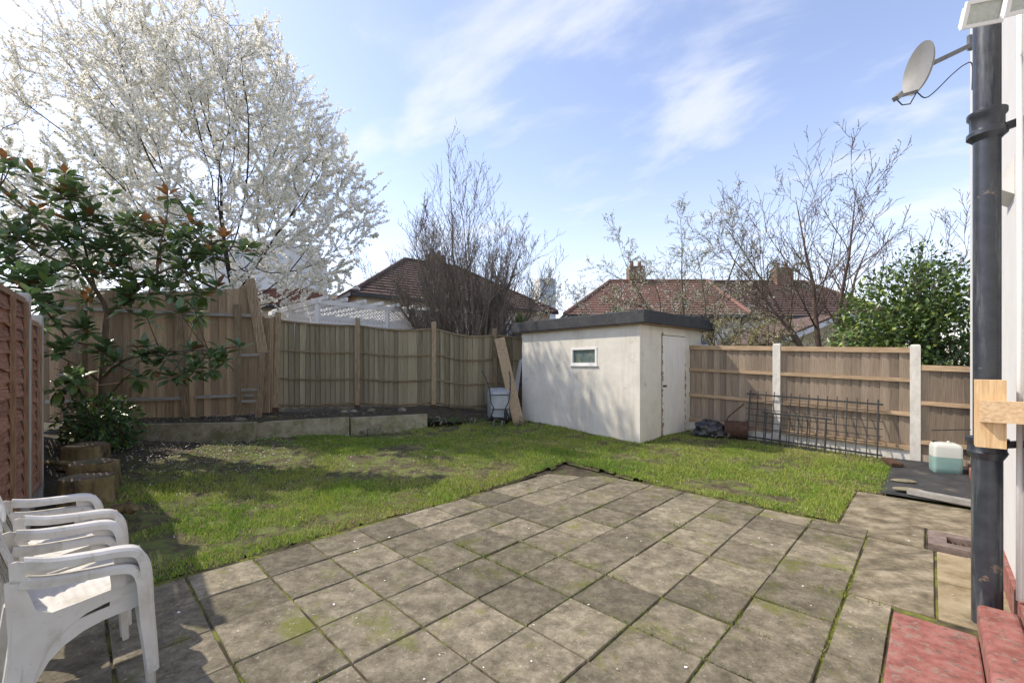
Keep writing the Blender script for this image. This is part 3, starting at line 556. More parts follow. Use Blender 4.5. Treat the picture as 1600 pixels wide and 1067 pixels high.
# waney lap fence at the left
L1 = np.array([-4.77, 4.20]); LD = np.array([-.656, .755]); lfz = .16
wf = empty('waney_lap_fence', (L1[0], L1[1], 0)); tag(wf, 'red-brown overlapping wavy slat fence between old concrete posts', 'fence')
nL = np.array([LD[1], -LD[0]])*-1; nL = np.array([.755, .656]); anL = math.atan2(LD[1], LD[0])
PO = [-1.35, 0, .74, 2.57, 4.4]
LD2 = np.array([-.745, .667])
def lp(k): return L1+LD*min(k, .74)+LD2*max(0, k-.74)
for k, zb, zt in ((0, .1, 2.32), (.74, .15, 2.17), (-1.35, .05, 2.32)):
    p = lp(k); post(wf, M_oldpost, p, zb-.1, zt, .10, .10, anL, name='concrete_post')
for k in range(4):
    A = lp(PO[k]+.06); B = lp(PO[k+1]-.06); dd_ = (B-A)/np.linalg.norm(B-A); z0 = .34 if k < 1 else .32+.05*(k-1); z1 = 2.20 if k < 1 else 2.02
    ns = 15; c = (A+B)/2; Ln = np.linalg.norm(B-A)
    for i in range(ns):
        zz = z0+(z1-z0)*i/ns; hh = (z1-z0)/ns*1.25; ph = random.uniform(0, 6)
        a = MB(); rg = []
        for j in range(15):
            x = (j/14-.5)*Ln; wv = .012*math.sin(x*5.2+ph)+.007*math.sin(x*13+ph*2)
            rg.append([(x, .024, zz+wv), (x, .012, zz+wv), (x, -.012, zz+hh), (x, -.004, zz+hh)])
        a.loft(rg); a.obj('slat', M_lfence, wf, loc=(c[0]-L1[0], c[1]-L1[1], 0), rot=(0, 0, math.atan2(-dd_[1], -dd_[0])))
    for kk in ((0.02, .5, .98) if k != 1 else (.04, .96)):
        p = A+(B-A)*kk+nL*.035; post(wf, M_lbat, p, z0-.02, z1+.03, .045, .03, anL, name='batten')
    rail(wf, M_lbat, A, B, z1+.04, z1+.04, .05, .05, .0, name='cap_rail')
    rail(wf, M_lbat, A, B, z0, z0, .04, .05, .03)
    rail(wf, M_oldpost, A, B, z0-.16, z0-.16, .045, .28, .0, name='gravel_board')

# ------------------------------------------------------------ shed
shed = empty('shed', (SHC[0], SHC[1], .1)); tag(shed, 'white rendered flat-roofed shed with black felt fascia on the lawn', 'shed'); bpy.context.view_layer.update()
def sh(a, b, z): p = SHC+SU*a+SV*b; return np.array([p[0], p[1], z])
def shbox(mb, a0, a1, b0, b1, z0, z1):
    v = [sh(a, b, z) for z in (z0, z1) for a, b in ((a0, b0), (a1, b0), (a1, b1), (a0, b1))]
    return mb.add(v, [(3, 2, 1, 0), (4, 5, 6, 7), (0, 1, 5, 4), (1, 2, 6, 5), (2, 3, 7, 6), (3, 0, 4, 7)])
# wall shell with window opening in the left face (a=0) : b 1.0..1.62, z 1.60..2.02
wl = MB()
shbox(wl, 0, SHW, .001, .12, 0, 2.37); shbox(wl, 0, SHW, SHL-.12, SHL, 0, 2.37); shbox(wl, SHW-.12, SHW, .12, SHL-.12, 0, 2.37)
b0, b1, z0, z1 = .98, 1.66, 1.62, 1.98
shbox(wl, 0, .12, .12, b0, 0, 2.37); shbox(wl, 0, .12, b1, SHL-.12, 0, 2.37); shbox(wl, 0, .12, b0, b1, 0, z0); shbox(wl, 0, .12, b0, b1, z1, 2.37)
sub(wl, 'wall', M_stucco, shed)
wn = MB(); w_ = .045
shbox(wn, -.012, .05, b0, b1, z0, z0+w_); shbox(wn, -.012, .05, b0, b1, z1-w_, z1); shbox(wn, -.010, .05, b0, b0+w_, z0+w_, z1-w_); shbox(wn, -.010, .05, b1-w_, b1, z0+w_, z1-w_); shbox(wn, -.03, .0, b0-.02, b1+.02, z0-.03, z0)
wno = sub(wn, 'window', M_white, shed)
sub(shbox(MB(), .03, .036, b0+w_, b1-w_, z0+w_, z1-w_), 'pane', M_glass, wno)
dm = MB(); shbox(dm, .79, 1.70, -.018, .0, .22, 2.20); door = sub(dm, 'door', M_fine, shed)
tr = MB(); shbox(tr, .775, .787, -.006, .0, .2, 2.22); shbox(tr, 1.703, 1.715, -.006, .0, .2, 2.22); shbox(tr, .775, 1.715, -.006, .0, 2.203, 2.215); shbox(tr, .775, 1.715, -.03, .0, .185, .215)
sub(tr, 'door_gap', M_rust, shed)
for zz in (.45, 1.95): sub(shbox(MB(), 1.62, 1.72, -.024, -.018, zz, zz+.03), 'hinge', M_fine, door)
sub(shbox(MB(), .80, .92, -.032, -.018, 1.18, 1.22), 'hasp', M_rust, door)
pc_ = MB()
for k in range(70):
    a_ = random.choice((.775, .80, 1.695, 1.72))+random.gauss(0, .012); zz = random.choice((random.uniform(.2, 2.2), random.gauss(1.15, .25), random.gauss(.35, .12))); w_ = random.uniform(.006, .02); h_ = random.uniform(.01, .07)
    shbox(pc_, a_, a_+w_, -.0205-random.random()*.002, -.001, max(.2, zz), max(.2, zz)+h_)
sub(pc_, 'flaked_paint', M_trim, shed)['kind'] = 'stuff'
rfm = MB(); shbox(rfm, -.10, SHW+.30, -.14, SHL+.18, 2.37, 2.40); sub(rfm, 'soffit', M_trim, shed)
rt = MB(); shbox(rt, -.13, SHW+.33, -.17, SHL+.21, 2.385, 2.63); ro = sub(rt, 'roof', M_felt, shed); bv = ro.modifiers.new('b', 'BEVEL'); bv.width = .02; bv.segments = 2

# ------------------------------------------------------------ chairs
def sweep(mb, path, wid, lip, th=.006, yc=0):
    path = np.asarray(path, float); t = np.gradient(path, axis=0); t /= np.linalg.norm(t, axis=1)[:, None]; rg = []
    for p, d, w, l in zip(path, t, wid, lip):
        n = np.array([-d[2], 0, d[0]]); y = np.array([0, 1., 0]); h = w/2
        pr = [(-h, -l), (-h, -.012), (-h+.012, 0), (h-.012, 0), (h, -.012), (h, -l), (h-th, -l), (h-th, -.015), (h-.016, -th), (-h+.016, -th), (-h+th, -.015), (-h+th, -l)]
        rg.append([p+y*a+n*b for a, b in pr])
    mb.loft(rg); return mb
def make_chair():
    e = empty('plastic_chair', (0, 0, 0))
    for sd in (-1, 1):
        # arm running into the front leg
        P = [(-.27, sd*.25, .70), (-.16, sd*.265, .675), (0, sd*.275, .66), (.12, sd*.28, .652), (.20, sd*.28, .63), (.245, sd*.28, .57), (.262, sd*.282, .48), (.27, sd*.285, .35), (.285, sd*.292, .17), (.297, sd*.30, 0)]
        PP = cr([(*p, w, l) for p, w, l in zip(P, [.05, .06, .068, .078, .095, .115, .11, .09, .072, .055], [.05, .045, .04, .04, .045, .055, .06, .055, .045, .04])], 46)
        sweep(MB(), PP[:22, :3], PP[:22, 3], PP[:22, 4]).obj('armrest', M_plastic, e, 35)
        sweep(MB(), PP[21:, :3], PP[21:, 3], PP[21:, 4]).obj('leg', M_plastic, e, 35)
        def Mm(a, b, s_, sd=sd): return np.array([a, sd*(.262+.03*max(0, 1-b/.42)+.009*s_), b])
        A = [(-.33, 0), (-.265, 0), (-.252, .09), (-.236, .17), (-.208, .24), (-.165, .30), (-.105, .345), (-.03, .378), (.05, .395), (.15, .405), (.255, .41), (.255, .46), (.10, .455), (-.05, .44), (-.17, .43), (-.23, .46), (-.262, .56), (-.272, .685), (-.30, .695), (-.33, .69), (-.315, .45)]
        MB().plate(A, Mm).obj('leg', M_plastic, e)
        B = [(.085, .44), (.258, .44), (.252, .56), (.21, .63), (.10, .645), (.055, .655), (.085, .62), (.092, .55)]
        MB().plate(B, Mm).obj('side_panel', M_plastic, e)
        fl = MB(); fl.plate([(-.40, .0), (-.34, 0), (-.29, .40), (-.34, .42)], lambda a, b, s_, sd=sd: np.array([a+.03, sd*(.20+.06*(1-b/.42)+.06*s_), b])); fl.obj('leg', M_plastic, e)
    # seat with shallow grooves
    xs = np.linspace(-.24, .27, 34); ys = np.linspace(-.26, .26, 15); v = []
    for i, x in enumerate(xs):
        for y in ys:
            z = .425+.02*(x/.25)-.018*(1-(y/.26)**2)-(.03*max(0, (x-.20)/.07)**2)-.0035*((i % 3) == 1)*(abs(y) < .2)*(x < .2)
            v.append((x, y, z))
    n = len(ys); top = np.array(v); f = [(i*n+j, i*n+j+1, (i+1)*n+j+1, (i+1)*n+j) for i in range(len(xs)-1) for j in range(n-1)]
    s_ = MB(); s_.add(top, f); so_ = s_.obj('seat', M_plastic, e, 50, recalc=False); md = so_.modifiers.new('s', 'SOLIDIFY'); md.thickness = .008; md.offset = -1
    bk = MB()
    for j in range(7):
        y = (j-3)*.066; w = .05
        bk.loft([[(-.24-.13*k-.05*(1-(yy/.26)**2)*k+dx, yy, .44+.40*k) for yy, dx in ((y-w/2, 0), (y+w/2, 0), (y+w/2, -.008), (y-w/2, -.008))] for k in (0, .25, .5, .75, 1)])
    bk.obj('backrest', M_plastic, e)
    r_ = MB(); r_.loft([[(-.345-.05*(1-(y/.3)**2)+dx, y, zz) for dx, zz in ((0, .72+.12*(1-(y/.27)**4)), (-.01, .72+.12*(1-(y/.27)**4)), (-.014, .69), (-.004, .69))] for y in np.linspace(-.265, .265, 15)]); r_.obj('top_rail', M_plastic, e)
    return e
def copy_tree(o, parent=None):
    c = o.copy(); col.objects.link(c); c.parent = parent
    for ch in o.children: copy_tree(ch, c)
    return c
chair = make_chair(); fa = math.atan2(.78, .62)
fc = np.array([-1.82, 2.2]); fwd = np.array([.62, .78])/np.hypot(.62, .78); lft = np.array([-fwd[1], fwd[0]])
c0 = fc-fwd*.297*.80+lft*.30
def putchair(o, p, z, rz, label):
    o.location = (p[0], p[1], z); o.rotation_euler = (0, 0, rz); o.scale = (.80, 1, 1); tag(o, label, 'chair', 'white plastic garden chairs')
putchair(chair, c0, 0.0, fa, 'bottom white plastic garden chair of the stack on the open paving')
putchair(copy_tree(chair), c0+fwd*.012, .078, fa, 'top white plastic garden chair of the stack on the open paving')
c1 = c0+lft*.80+fwd*.03
putchair(copy_tree(chair), c1, 0.0, fa+.05, 'bottom white plastic garden chair of the stack next to the tree stumps')
putchair(copy_tree(chair), c1+fwd*.012, .078, fa+.05, 'top white plastic garden chair of the stack next to the tree stumps')

# ------------------------------------------------------------ stumps and logs
def stump(px, py, Y, r, zt, label, seed):
    p = at(px, py, Y); gx = float(g(p[0], p[1]))-.03; rr = np.random.default_rng(seed); n = 22; th = np.arange(n)*2*math.pi/n
    prof = 1+.07*np.sin(3*th+seed)+.05*np.sin(5*th+seed*2)+rr.normal(0, .02, n)
    e = empty('tree_stump', (p[0], p[1], gx)); tag(e, label, 'stump', 'cut tree stumps by the fence'); h = zt-gx
    rg = [np.stack([r*k*prof*np.cos(th), r*k*prof*np.sin(th), np.full(n, z)], 1) for k, z in ((1.12, 0), (1.03, h*.35), (1.0, h*.8), (.985, h-.012), (.95, h))]
    MB().loft(rg, cap=False).obj('bark', M_stump, e, 40)
    t2 = MB(); t2.loft([np.stack([r*k*prof*np.cos(th), r*k*prof*np.sin(th), np.full(n, z)+.012*np.sin(2*th+seed)*k], 1) for k, z in ((.955, h-.003), (.6, h-.006), (.2, h-.002))]); t2.obj('cut_face', M_stumptop, e, 40)
stump(138, 745, 4.66, .225, .42, 'low cut tree stump nearest the plastic chairs', 1)
stump(148, 720, 5.15, .235, .47, 'cut tree stump with yellowish bark, middle of the three', 2)
stump(136, 694, 5.95, .25, .52, 'mossy petal-strewn tree stump under the magnolia', 3)
def log(a, b, r, label):
    a = np.array(a); b = np.array(b); e = MB(); k = np.linspace(0, 1, 6)[:, None]; pts = a+(b-a)*k+rng.normal(0, .008, (6, 3)); e.tube(pts, r*rng.uniform(.85, 1.1, 6), 10)
    tag(e.obj('log', M_stump, None, 45), label, 'log', 'split logs on the soil')
p = at(190, 775, 4.3); log((p[0]-.12, p[1], .17), (p[0]+.12, p[1]+.02, .19), .055, 'short split log lying beside the stumps, upper of two')
p = at(186, 790, 4.2); log((p[0]-.10, p[1]-.02, .10), (p[0]+.10, p[1]-.06, .09), .055, 'short split log lying beside the stumps, lower of two')
p = at(80, 720, 5.5); log((p[0]-.2, p[1]+.05, .36), (p[0]+.25, p[1], .36), .035, 'thin dark stick poking out beside the stumps')

# ------------------------------------------------------------ wheelbarrow, planks
wb = empty('wheelbarrow', (-.28, 10.0, .27)); tag(wb, 'grey metal wheelbarrow standing upended against the fence', 'wheelbarrow')
tubm = MB(); rg = []
for y, w_, d_ in ((.30, .62, .78), (.20, .60, .76), (.05, .50, .66), (-.06, .40, .56)):
    th = np.linspace(0, 2*math.pi, 20, endpoint=False); cs, sn = np.cos(th), np.sin(th); k = .35
    rg.append(np.stack([w_/2*np.sign(cs)*np.abs(cs)**k, np.full(20, y), .42+d_/2*np.sign(sn)*np.abs(sn)**k], 1))
tubm.loft(rg); tubm.obj('tub', M_galv, wb, 50)
for sx in (-1, 1):
    MB().tube([(sx*.20, -.10, .03), (sx*.19, -.12, .20), (sx*.13, -.24, .36), (sx*.20, -.22, .50), (sx*.22, -.10, .62), (sx*.24, -.06, .78), (sx*.29-.05, .05, 1.05), (sx*.31-.1, .12, 1.2)], .014, 7).obj('handle', M_black, wb, True)
for z in (.33, .66): MB().tube([(-.2, -.12, z), (.2, -.12, z)], .012, 6).obj('brace', M_black, wb, True)
Mx = np.array(Euler((0, R(90), 0)).to_matrix())
MB().lathe([(.09, -.035), (.15, -.04), (.17, -.015), (.17, .015), (.15, .04), (.09, .035), (.09, -.035)], (.14, -.25, .165), 22, False, Mx).obj('wheel', M_rubber, wb, 50)
MB().lathe([(.02, -.05), (.10, -.03), (.10, .03), (.02, .05)], (.14, -.25, .165), 16, True, Mx).obj('hub', M_galv, wb, 50)
pk = MB(); pk.beam((.16, 9.85, .26), (-.31, 10.62, 2.27), .25, .045, up=(0, -1, .3)); o = pk.obj('plank', M_plank); tag(o, 'long bare wooden plank leaning on the fence beside the shed', 'plank')
wbd = MB(); wbd.beam((.02, 10.62, .30), (.20, 10.95, 1.74), .30, .02, up=(-.9, -.3, 0)); o = wbd.obj('panel', M_white); tag(o, 'narrow white panel leaning behind the shed corner', 'panel')

# ------------------------------------------------------------ railings, roller, bag, can, rods
def railing(t0, t1, sb, stp_, h, nb, hor, label, zoff=0, over=.06, tops=True, tilt=0):
    e = empty('iron_railing', st(sb, (t0+t1)/2, 0)); tag(e, label, 'railing', 'iron railing panels leaning on the fence'); bpy.context.view_layer.update()
    def pt(t, k):
        p = st(sb+(stp_-sb)*k, t); z = float(g(p[0], p[1]))+zoff+h*k+tilt*(t-t0); return np.array([p[0], p[1], z])
    for i in range(nb):
        t = t0+(t1-t0)*i/(nb-1); thick = .013 if i in (0, nb-1) else .008
        a = MB(); a.tube([pt(t, 0), pt(t, 1+(.06 if tops else 0))], thick, 6); to_local(a.obj('bar', M_black), e)
    for k in hor:
        a = MB(); a.beam(pt(t0-over*np.sign(t1-t0), k), pt(t1+over*np.sign(t1-t0), k), .012, .028 if k in (hor[0], hor[-1]) else .012); to_local(a.obj('cross_bar', M_black), e)
railing(2.52, .62, 9.03, 9.235, .90, 15, (.10, .30, .42, .55, .68, .98), 'long black iron railing panel leaning on the board fence')
railing(2.20, 1.30, 8.93, 9.10, .58, 9, (.06, .45, .985), 'smaller black iron railing panel leaning in front of the long one', over=.08, tops=False)
rl = empty('lawn_roller', (4.38, 8.42, float(g(4.38, 8.42)))); tag(rl, 'rusty iron lawn roller with long thin handle beside the railings', 'roller')
Mr = np.array(Euler((0, R(90), R(-28))).to_matrix())
MB().lathe([(.02, -.20), (.165, -.20), (.175, -.19), (.175, -.01), (.17, 0), (.175, .01), (.175, .19), (.165, .20), (.02, .20)], (0, 0, .175), 26, True, Mr).obj('drum', M_rust, rl, 40)
MB().tube([(-.2, .08, .2), (-.1, .10, .42), (.30, .16, .72), (.42, .18, .80)], .011, 6).obj('handle', M_rust, rl, True)
MB().beam((.30, .12, .80), (.54, .22, .80), .03, .03).obj('grip', M_black, rl)
import bmesh
def blob(name, c, r, m, seed, sub=4, amp=.25, sq=(1, 1, .75), f=3.0):
    b = bmesh.new(); bmesh.ops.create_icosphere(b, subdivisions=sub, radius=1)
    rr = np.random.default_rng(seed); ks = rr.normal(0, f, (8, 3)); ph = rr.uniform(0, 6, 8)
    for v in b.verts:
        q = np.array(v.co); d = 1+amp*sum(abs(math.sin(k @ q+p))-.5 for k, p in zip(ks, ph))/3.5; v.co = Vector(q*d*r*np.array(sq))
        if v.co.z < -r*sq[2]*.55: v.co.z = -r*sq[2]*.55
    me = bpy.data.meshes.new(name); b.to_mesh(me); b.free(); me.materials.append(m); me.polygons.foreach_set('use_smooth', [True]*len(me.polygons)); me.set_sharp_from_angle(angle=R(38))
    return link(name, me, None, c)
o = blob('rubbish_bag', (3.92, 8.55, float(g(3.9, 8.5))+.11), .25, M_bag, 4, amp=.4, sq=(1.1, .8, .8)); tag(o, 'crumpled black plastic rubbish bag by the shed corner', 'bag')
jc = empty('jerrycan', (6.20, 6.16, .065)); jc.rotation_euler = (0, 0, R(-30)); tag(jc, 'translucent plastic jerrycan half full of blue-green liquid', 'jerrycan')
def rrect(w, d, z, k=.22):
    th = np.linspace(0, 2*math.pi, 28, endpoint=False); cs, sn = np.cos(th), np.sin(th)
    return np.stack([w/2*np.sign(cs)*np.abs(cs)**k, d/2*np.sign(sn)*np.abs(sn)**k, np.full(28, z)], 1)
MB().loft([rrect(.27, .22, 0), rrect(.30, .25, .015), rrect(.31, .255, .10), rrect(.305, .25, .25)]).obj('liquid_part', M_liquid, jc, 50)
MB().loft([rrect(.306, .251, .2505), rrect(.305, .25, .38), rrect(.28, .23, .425), rrect(.20, .16, .445)]).obj('upper_part', M_milky, jc, 50)
MB().loft([rrect(.03, .03, .44, 1), rrect(.03, .03, .475, 1)]).obj('handle', M_milky, jc, True, loc=(.03, 0, -.005)); MB().lathe([(.028, .43), (.028, .47)], (-.10, .05, -.01), 12).obj('cap', M_black, jc, 40)
p = at(1478, 786, 4.9); gt = MB(); A = st(7.16, .20, .03); B = st(7.02, -.38, .03)
d = (B-A)/np.linalg.norm(B-A); nn = np.array([d[1], -d[0], 0]); rg = []
for q in (A, B): rg.append([q+nn*a+np.array([0, 0, b]) for a, b in ((-.055, .075), (-.05, .02), (-.02, 0), (.02, 0), (.05, .02), (.055, .075), (.049, .075), (.044, .024), (.018, .006), (-.018, .006), (-.044, .024), (-.049, .075))])
gt.loft(rg); tag(gt.obj('gutter_piece', mat('grey_gutter', [(.3, (.26, .25, .23)), (.7, (.42, .41, .38))], 9, rough=.7)), 'short grey length of old guttering lying at the concrete edge', 'gutter')
for (s_, t_, lx, ly, lab) in ((7.25, .20, .30, .13, 'flat cream stone at the end of the guttering'), (7.75, .26, .26, .12, 'flat cream stone between the guttering stone and the fence')):
    p = st(s_, t_, .075); o = blob('stone', p, .5, M_stone, int(s_*100), 3, .12, (lx, ly, .05)); o.rotation_euler = (0, 0, UA-1.3); tag(o, lab, 'stone', 'flat stones on the membrane')
rd = MB(); rd.tube([at(1456, 672, 5.9), at(1516, 671, 5.2)], .008, 6); tag(rd.obj('metal_rod', M_black), 'thin dark metal rod above the jerrycan', 'rod')
bd = MB(); bd.beam(st(9.0, .50, .14), st(8.6, .36, .13), .14, .04); tag(bd.obj('timber_offcut', M_rust), 'dark rotten timber offcut at the foot of the concrete post', 'timber')
for k, (px, py, Y) in enumerate(((538, 655, 9.3), (553, 652, 9.4), (580, 650, 9.6), (628, 648, 9.8), (375, 655, 7.95))):
    p = at(px, py-6, Y); o = blob('bed_stone', p, .10, M_stone, k+60, 2, .2); o.location.z = .575; tag(o, ('small rounded stone by the metal shoe of the second fence post', 'rounded stone just beside the second fence post', 'stone on the bed below the first bowed panel', 'stone on the bed under the middle of the bowed panel', 'stone on the bed at the foot of the ladder-like frame')[k], 'stone', 'stones on the raised bed')

# ------------------------------------------------------------ distant buildings
def roof_faces(mb, pts): mb.add(pts, [tuple(range(len(pts)))])
def hip_house(name, label, C, du, dv, Lu, Lv, ze, zr, h0, h1, mtile, mwall, over=.35, wins=(), chims=(), courses=16, split=None):
    C = np.array(C); du = np.array(du); dv = np.array(dv)
    e = empty(name, (C[0], C[1], 0)); tag(e, label, 'house'); bpy.context.view_layer.update()
    def P(a, b, z): q = C+du*a+dv*b; return np.array([q[0], q[1], z])
    w = MB(); v = [P(a, b, z) for z in (0, ze) for a, b in ((0, 0), (Lu, 0), (Lu, Lv), (0, Lv))]; w.add(v, [(0, 1, 5, 4), (1, 2, 6, 5), (2, 3, 7, 6), (3, 0, 4, 7)])
    sub(w, 'wall', mwall, e)
    # roof built of stepped tile courses
    E = [P(-over, -over, ze-.05), P(Lu+over, -over, ze-.05), P(Lu+over, Lv+over, ze-.05), P(-over, Lv+over, ze-.05)]; Rg = [P(h0, Lv/2, zr), P(h1, Lv/2, zr)]
    faces = [(E[0], E[1], Rg[1], Rg[0]), (E[1], E[2], Rg[1], Rg[1]), (E[2], E[3], Rg[0], Rg[1]), (E[3], E[0], Rg[0], Rg[0])]
    rm = MB()
    for a, b, c, d in faces:
        nrm = np.cross(b-a, d-a); nrm /= np.linalg.norm(nrm); nrm *= np.sign(nrm[2])
        for k in range(courses):
            k0, k1 = k/courses, (k+1)/courses; p0 = a+(d-a)*k0; p1 = b+(c-b)*k0; p2 = b+(c-b)*k1; p3 = a+(d-a)*k1; t = nrm*.05
            rm.add([p0+t, p1+t, p2, p3, p0, p1], [(0, 1, 2, 3), (4, 5, 1, 0)])
    ro = sub(rm, 'roof', mtile, e)
    ed = MB()
    for a, b in ((E[0], E[1]), (E[3], E[0])): ed.beam(a+np.array([0, 0, -.06]), b+np.array([0, 0, -.06]), .14, .14)
    sub(ed, 'gutter', M_black, e)
    rd = MB()
    for a, b in ((Rg[0], Rg[1]), (E[0], Rg[0]), (E[1], Rg[1])): rd.tube([a+np.array([0, 0, .05]), b+np.array([0, 0, .05])], .10, 6)
    sub(rd, 'ridge_tiles', mtile, ro)
    for (a, b, w_, d_, z0, z1) in chims:
        q = MB(); v = [P(a+i*w_/2, b+j*d_/2, z) for z in (z0, z1) for i, j in ((-1, -1), (1, -1), (1, 1), (-1, 1))]; q.add(v, [(3, 2, 1, 0), (4, 5, 6, 7), (0, 1, 5, 4), (1, 2, 6, 5), (2, 3, 7, 6), (3, 0, 4, 7)])
        for m_ in (-.25, .25): c_ = P(a+m_*w_, b, z1); q.lathe([(.12, 0), (.10, .35)], tuple(c_), 8)
        sub(q, 'chimney', M_brick, ro)
    for (face, a, z0, w_, h_, n) in wins:
        f_ = MB(); 
        def W(x, z, o): return P(x, -o, z) if face == 0 else P(-o, x, z)
        def wbx(mb, x0, x1, za, zb, o0, o1): mb.add([W(x, z, o) for o in (o0, o1) for x, z in ((x0, za), (x1, za), (x1, zb), (x0, zb))], [(3, 2, 1, 0), (4, 5, 6, 7), (0, 1, 5, 4), (1, 2, 6, 5), (2, 3, 7, 6), (3, 0, 4, 7)])
        for k in range(n+1): x = a+w_*k/n; wbx(f_, x-.04, x+.04, z0, z0+h_, -.02, .05)
        wbx(f_, a-.04, a+w_+.04, z0+h_-.001, z0+h_+.09, -.02, .055); wbx(f_, a-.08, a+w_+.08, z0-.08, z0, -.02, .08)
        wo = sub(f_, 'window', M_white, e)
        for k in range(n): q = MB(); wbx(q, a+w_*k/n+.04, a+w_*(k+1)/n-.04, z0, z0+h_, -.01, .015); sub(q, 'pane', M_pane, wo)
    return e, P
hip_house('hip_roof_house', 'cream house with dark brown hipped tile roof behind the grey bare tree', (-6.8, 19), (.807, .59), (-.59, .807), 11.2, 9.0, 4.78, 7.71, 4.0, 7.4, M_tile_d, M_cream,
    wins=((0, 2.6, 3.15, 1.7, 1.2, 2), (0, 7.2, 2.6, 1.8, 1.3, 2), (0, 2.6, .9, 1.7, 1.3, 2)), chims=((5.9, 4.4, 1.0, .7, 6.9, 8.2),))
hip_house('terracotta_roof_house', 'long semi-detached house with terracotta and brown tiled roof and two chimneys', (2.9, 21.3), (1, 0), (0, 1), 8.4, 7.4, 4.1, 6.45, 2.8, 8.4, M_tile_o, M_cream, chims=((4.3, 3.8, .9, .7, 5.9, 7.3),), wins=((0, 5.4, 2.6, 1.6, 1.2, 2),))
hip_house('brown_roof_house', 'pale house under a weathered brown tile roof beyond the board fence', (11.45, 21.4), (1, 0), (0, 1), 7.3, 7.4, 4.05, 6.42, 0, 5.6, M_tile_d, M_cream, over=.3, chims=((4.2, 3.6, .95, .7, 5.9, 7.2),), wins=((0, 1.0, 2.5, 1.8, 1.3, 2),))
hip_house('red_roof_house', 'low house with red tile roof glimpsed behind the blossom tree', (-11.8, 17.5), (.9, .43), (-.43, .9), 5.0, 6.0, 4.15, 5.3, 2.0, 3.5, M_tile_o, M_cream)
# yellow outbuilding with a gable
ob = empty('outbuilding', (10.7, 14, 0)); tag(ob, 'yellow rendered gable outbuilding with white bargeboards beyond the fence', 'building'); bpy.context.view_layer.update()
q = MB(); q.plate([(8.7, 0), (12.7, 0), (12.7, 2.3), (10.7, 3.1), (8.7, 2.3)], lambda a, b, s_: np.array([a, 14+4*s_, b])); sub(q, 'wall', M_yell, ob)
for sx in (-1, 1):
    q = MB(); q.beam((10.7, 13.8, 3.22), (10.7+sx*2.3, 13.8, 2.25), .05, .15); sub(q, 'bargeboard', M_white, ob)
    q = MB(); q.add([(10.7, 13.78, 3.30), (10.7+sx*2.35, 13.78, 2.32), (10.7+sx*2.35, 18.2, 2.32), (10.7, 18.2, 3.30), (10.7, 13.78, 3.36), (10.7+sx*2.35, 13.78, 2.38), (10.7+sx*2.35, 18.2, 2.38), (10.7, 18.2, 3.36)], [(3, 2, 1, 0), (4, 5, 6, 7), (0, 1, 5, 4), (1, 2, 6, 5), (2, 3, 7, 6), (3, 0, 4, 7)]); sub(q, 'roof', M_tile_d, ob)
q = MB(); q.box((9.9, 13.98, 1.75), (1.1, .06, .5)); wo = sub(q, 'window', M_white, ob)
for k in (-1, 1): q = MB(); q.box((9.9+k*.26, 13.94, 1.75), (.44, .02, .40)); sub(q, 'pane', M_pane, wo)
# glass tower and pale block
def block(name, label, C, du, dv, Lu, Lv, H, mwall, mpane, nu, nv, nz, fr=.72, skip=0):
    C = np.array(C, float); du = np.array(du); dv = np.array(dv); e = empty(name, (C[0], C[1], 0)); tag(e, label, 'building'); bpy.context.view_layer.update()
    v = [np.array([*(C+du*a*Lu+dv*b*Lv), z]) for z in (-1, H) for a, b in ((0, 0), (1, 0), (1, 1), (0, 1))]
    q = MB(); q.add(v, [(3, 2, 1, 0), (4, 5, 6, 7), (0, 1, 5, 4), (1, 2, 6, 5), (2, 3, 7, 6), (3, 0, 4, 7)]); sub(q, 'wall', mwall, e)
    pm = MB(); pm.box((0, 0, 0), (1, 1, 1)); pme = pm.mesh('pane', mpane)
    for (d, n, Lw, nn) in ((du, nu, Lu, -dv), (dv, nv, Lv, -du)):
        for i in range(n):
            for k in range(skip, nz):
                c = C+d*Lw*(i+.5)/n+nn*.0; z = H*(k+.5)/nz
                link('pane', pme, e, (c[0]-C[0], c[1]-C[1], z), (0, 0, math.atan2(d[1], d[0])), (Lw/n*fr, Lw*.012, H/nz*fr))
block('glass_tower', 'distant pale high-rise tower with a grid of glass panes', (19.6, 300), (.97, .24), (-.45, .893), 11.5, 10, 62, M_tower, M_towerglass, 6, 0, 16, .84, 7)
block('flat_roof_block', 'low beige building with windows at the foot of the tower', (22, 150), (1, 0), (0, 1), 9, 8, 19.5, M_cream, M_pane, 4, 0, 5, .6, 3)
block('apartment_block', 'plain white apartment block hidden behind the blossom tree', (-28.8, 40), (1, 0), (0, 1), 8.2, 8, 13.2, M_tower, M_towerglass, 4, 0, 5, .35)

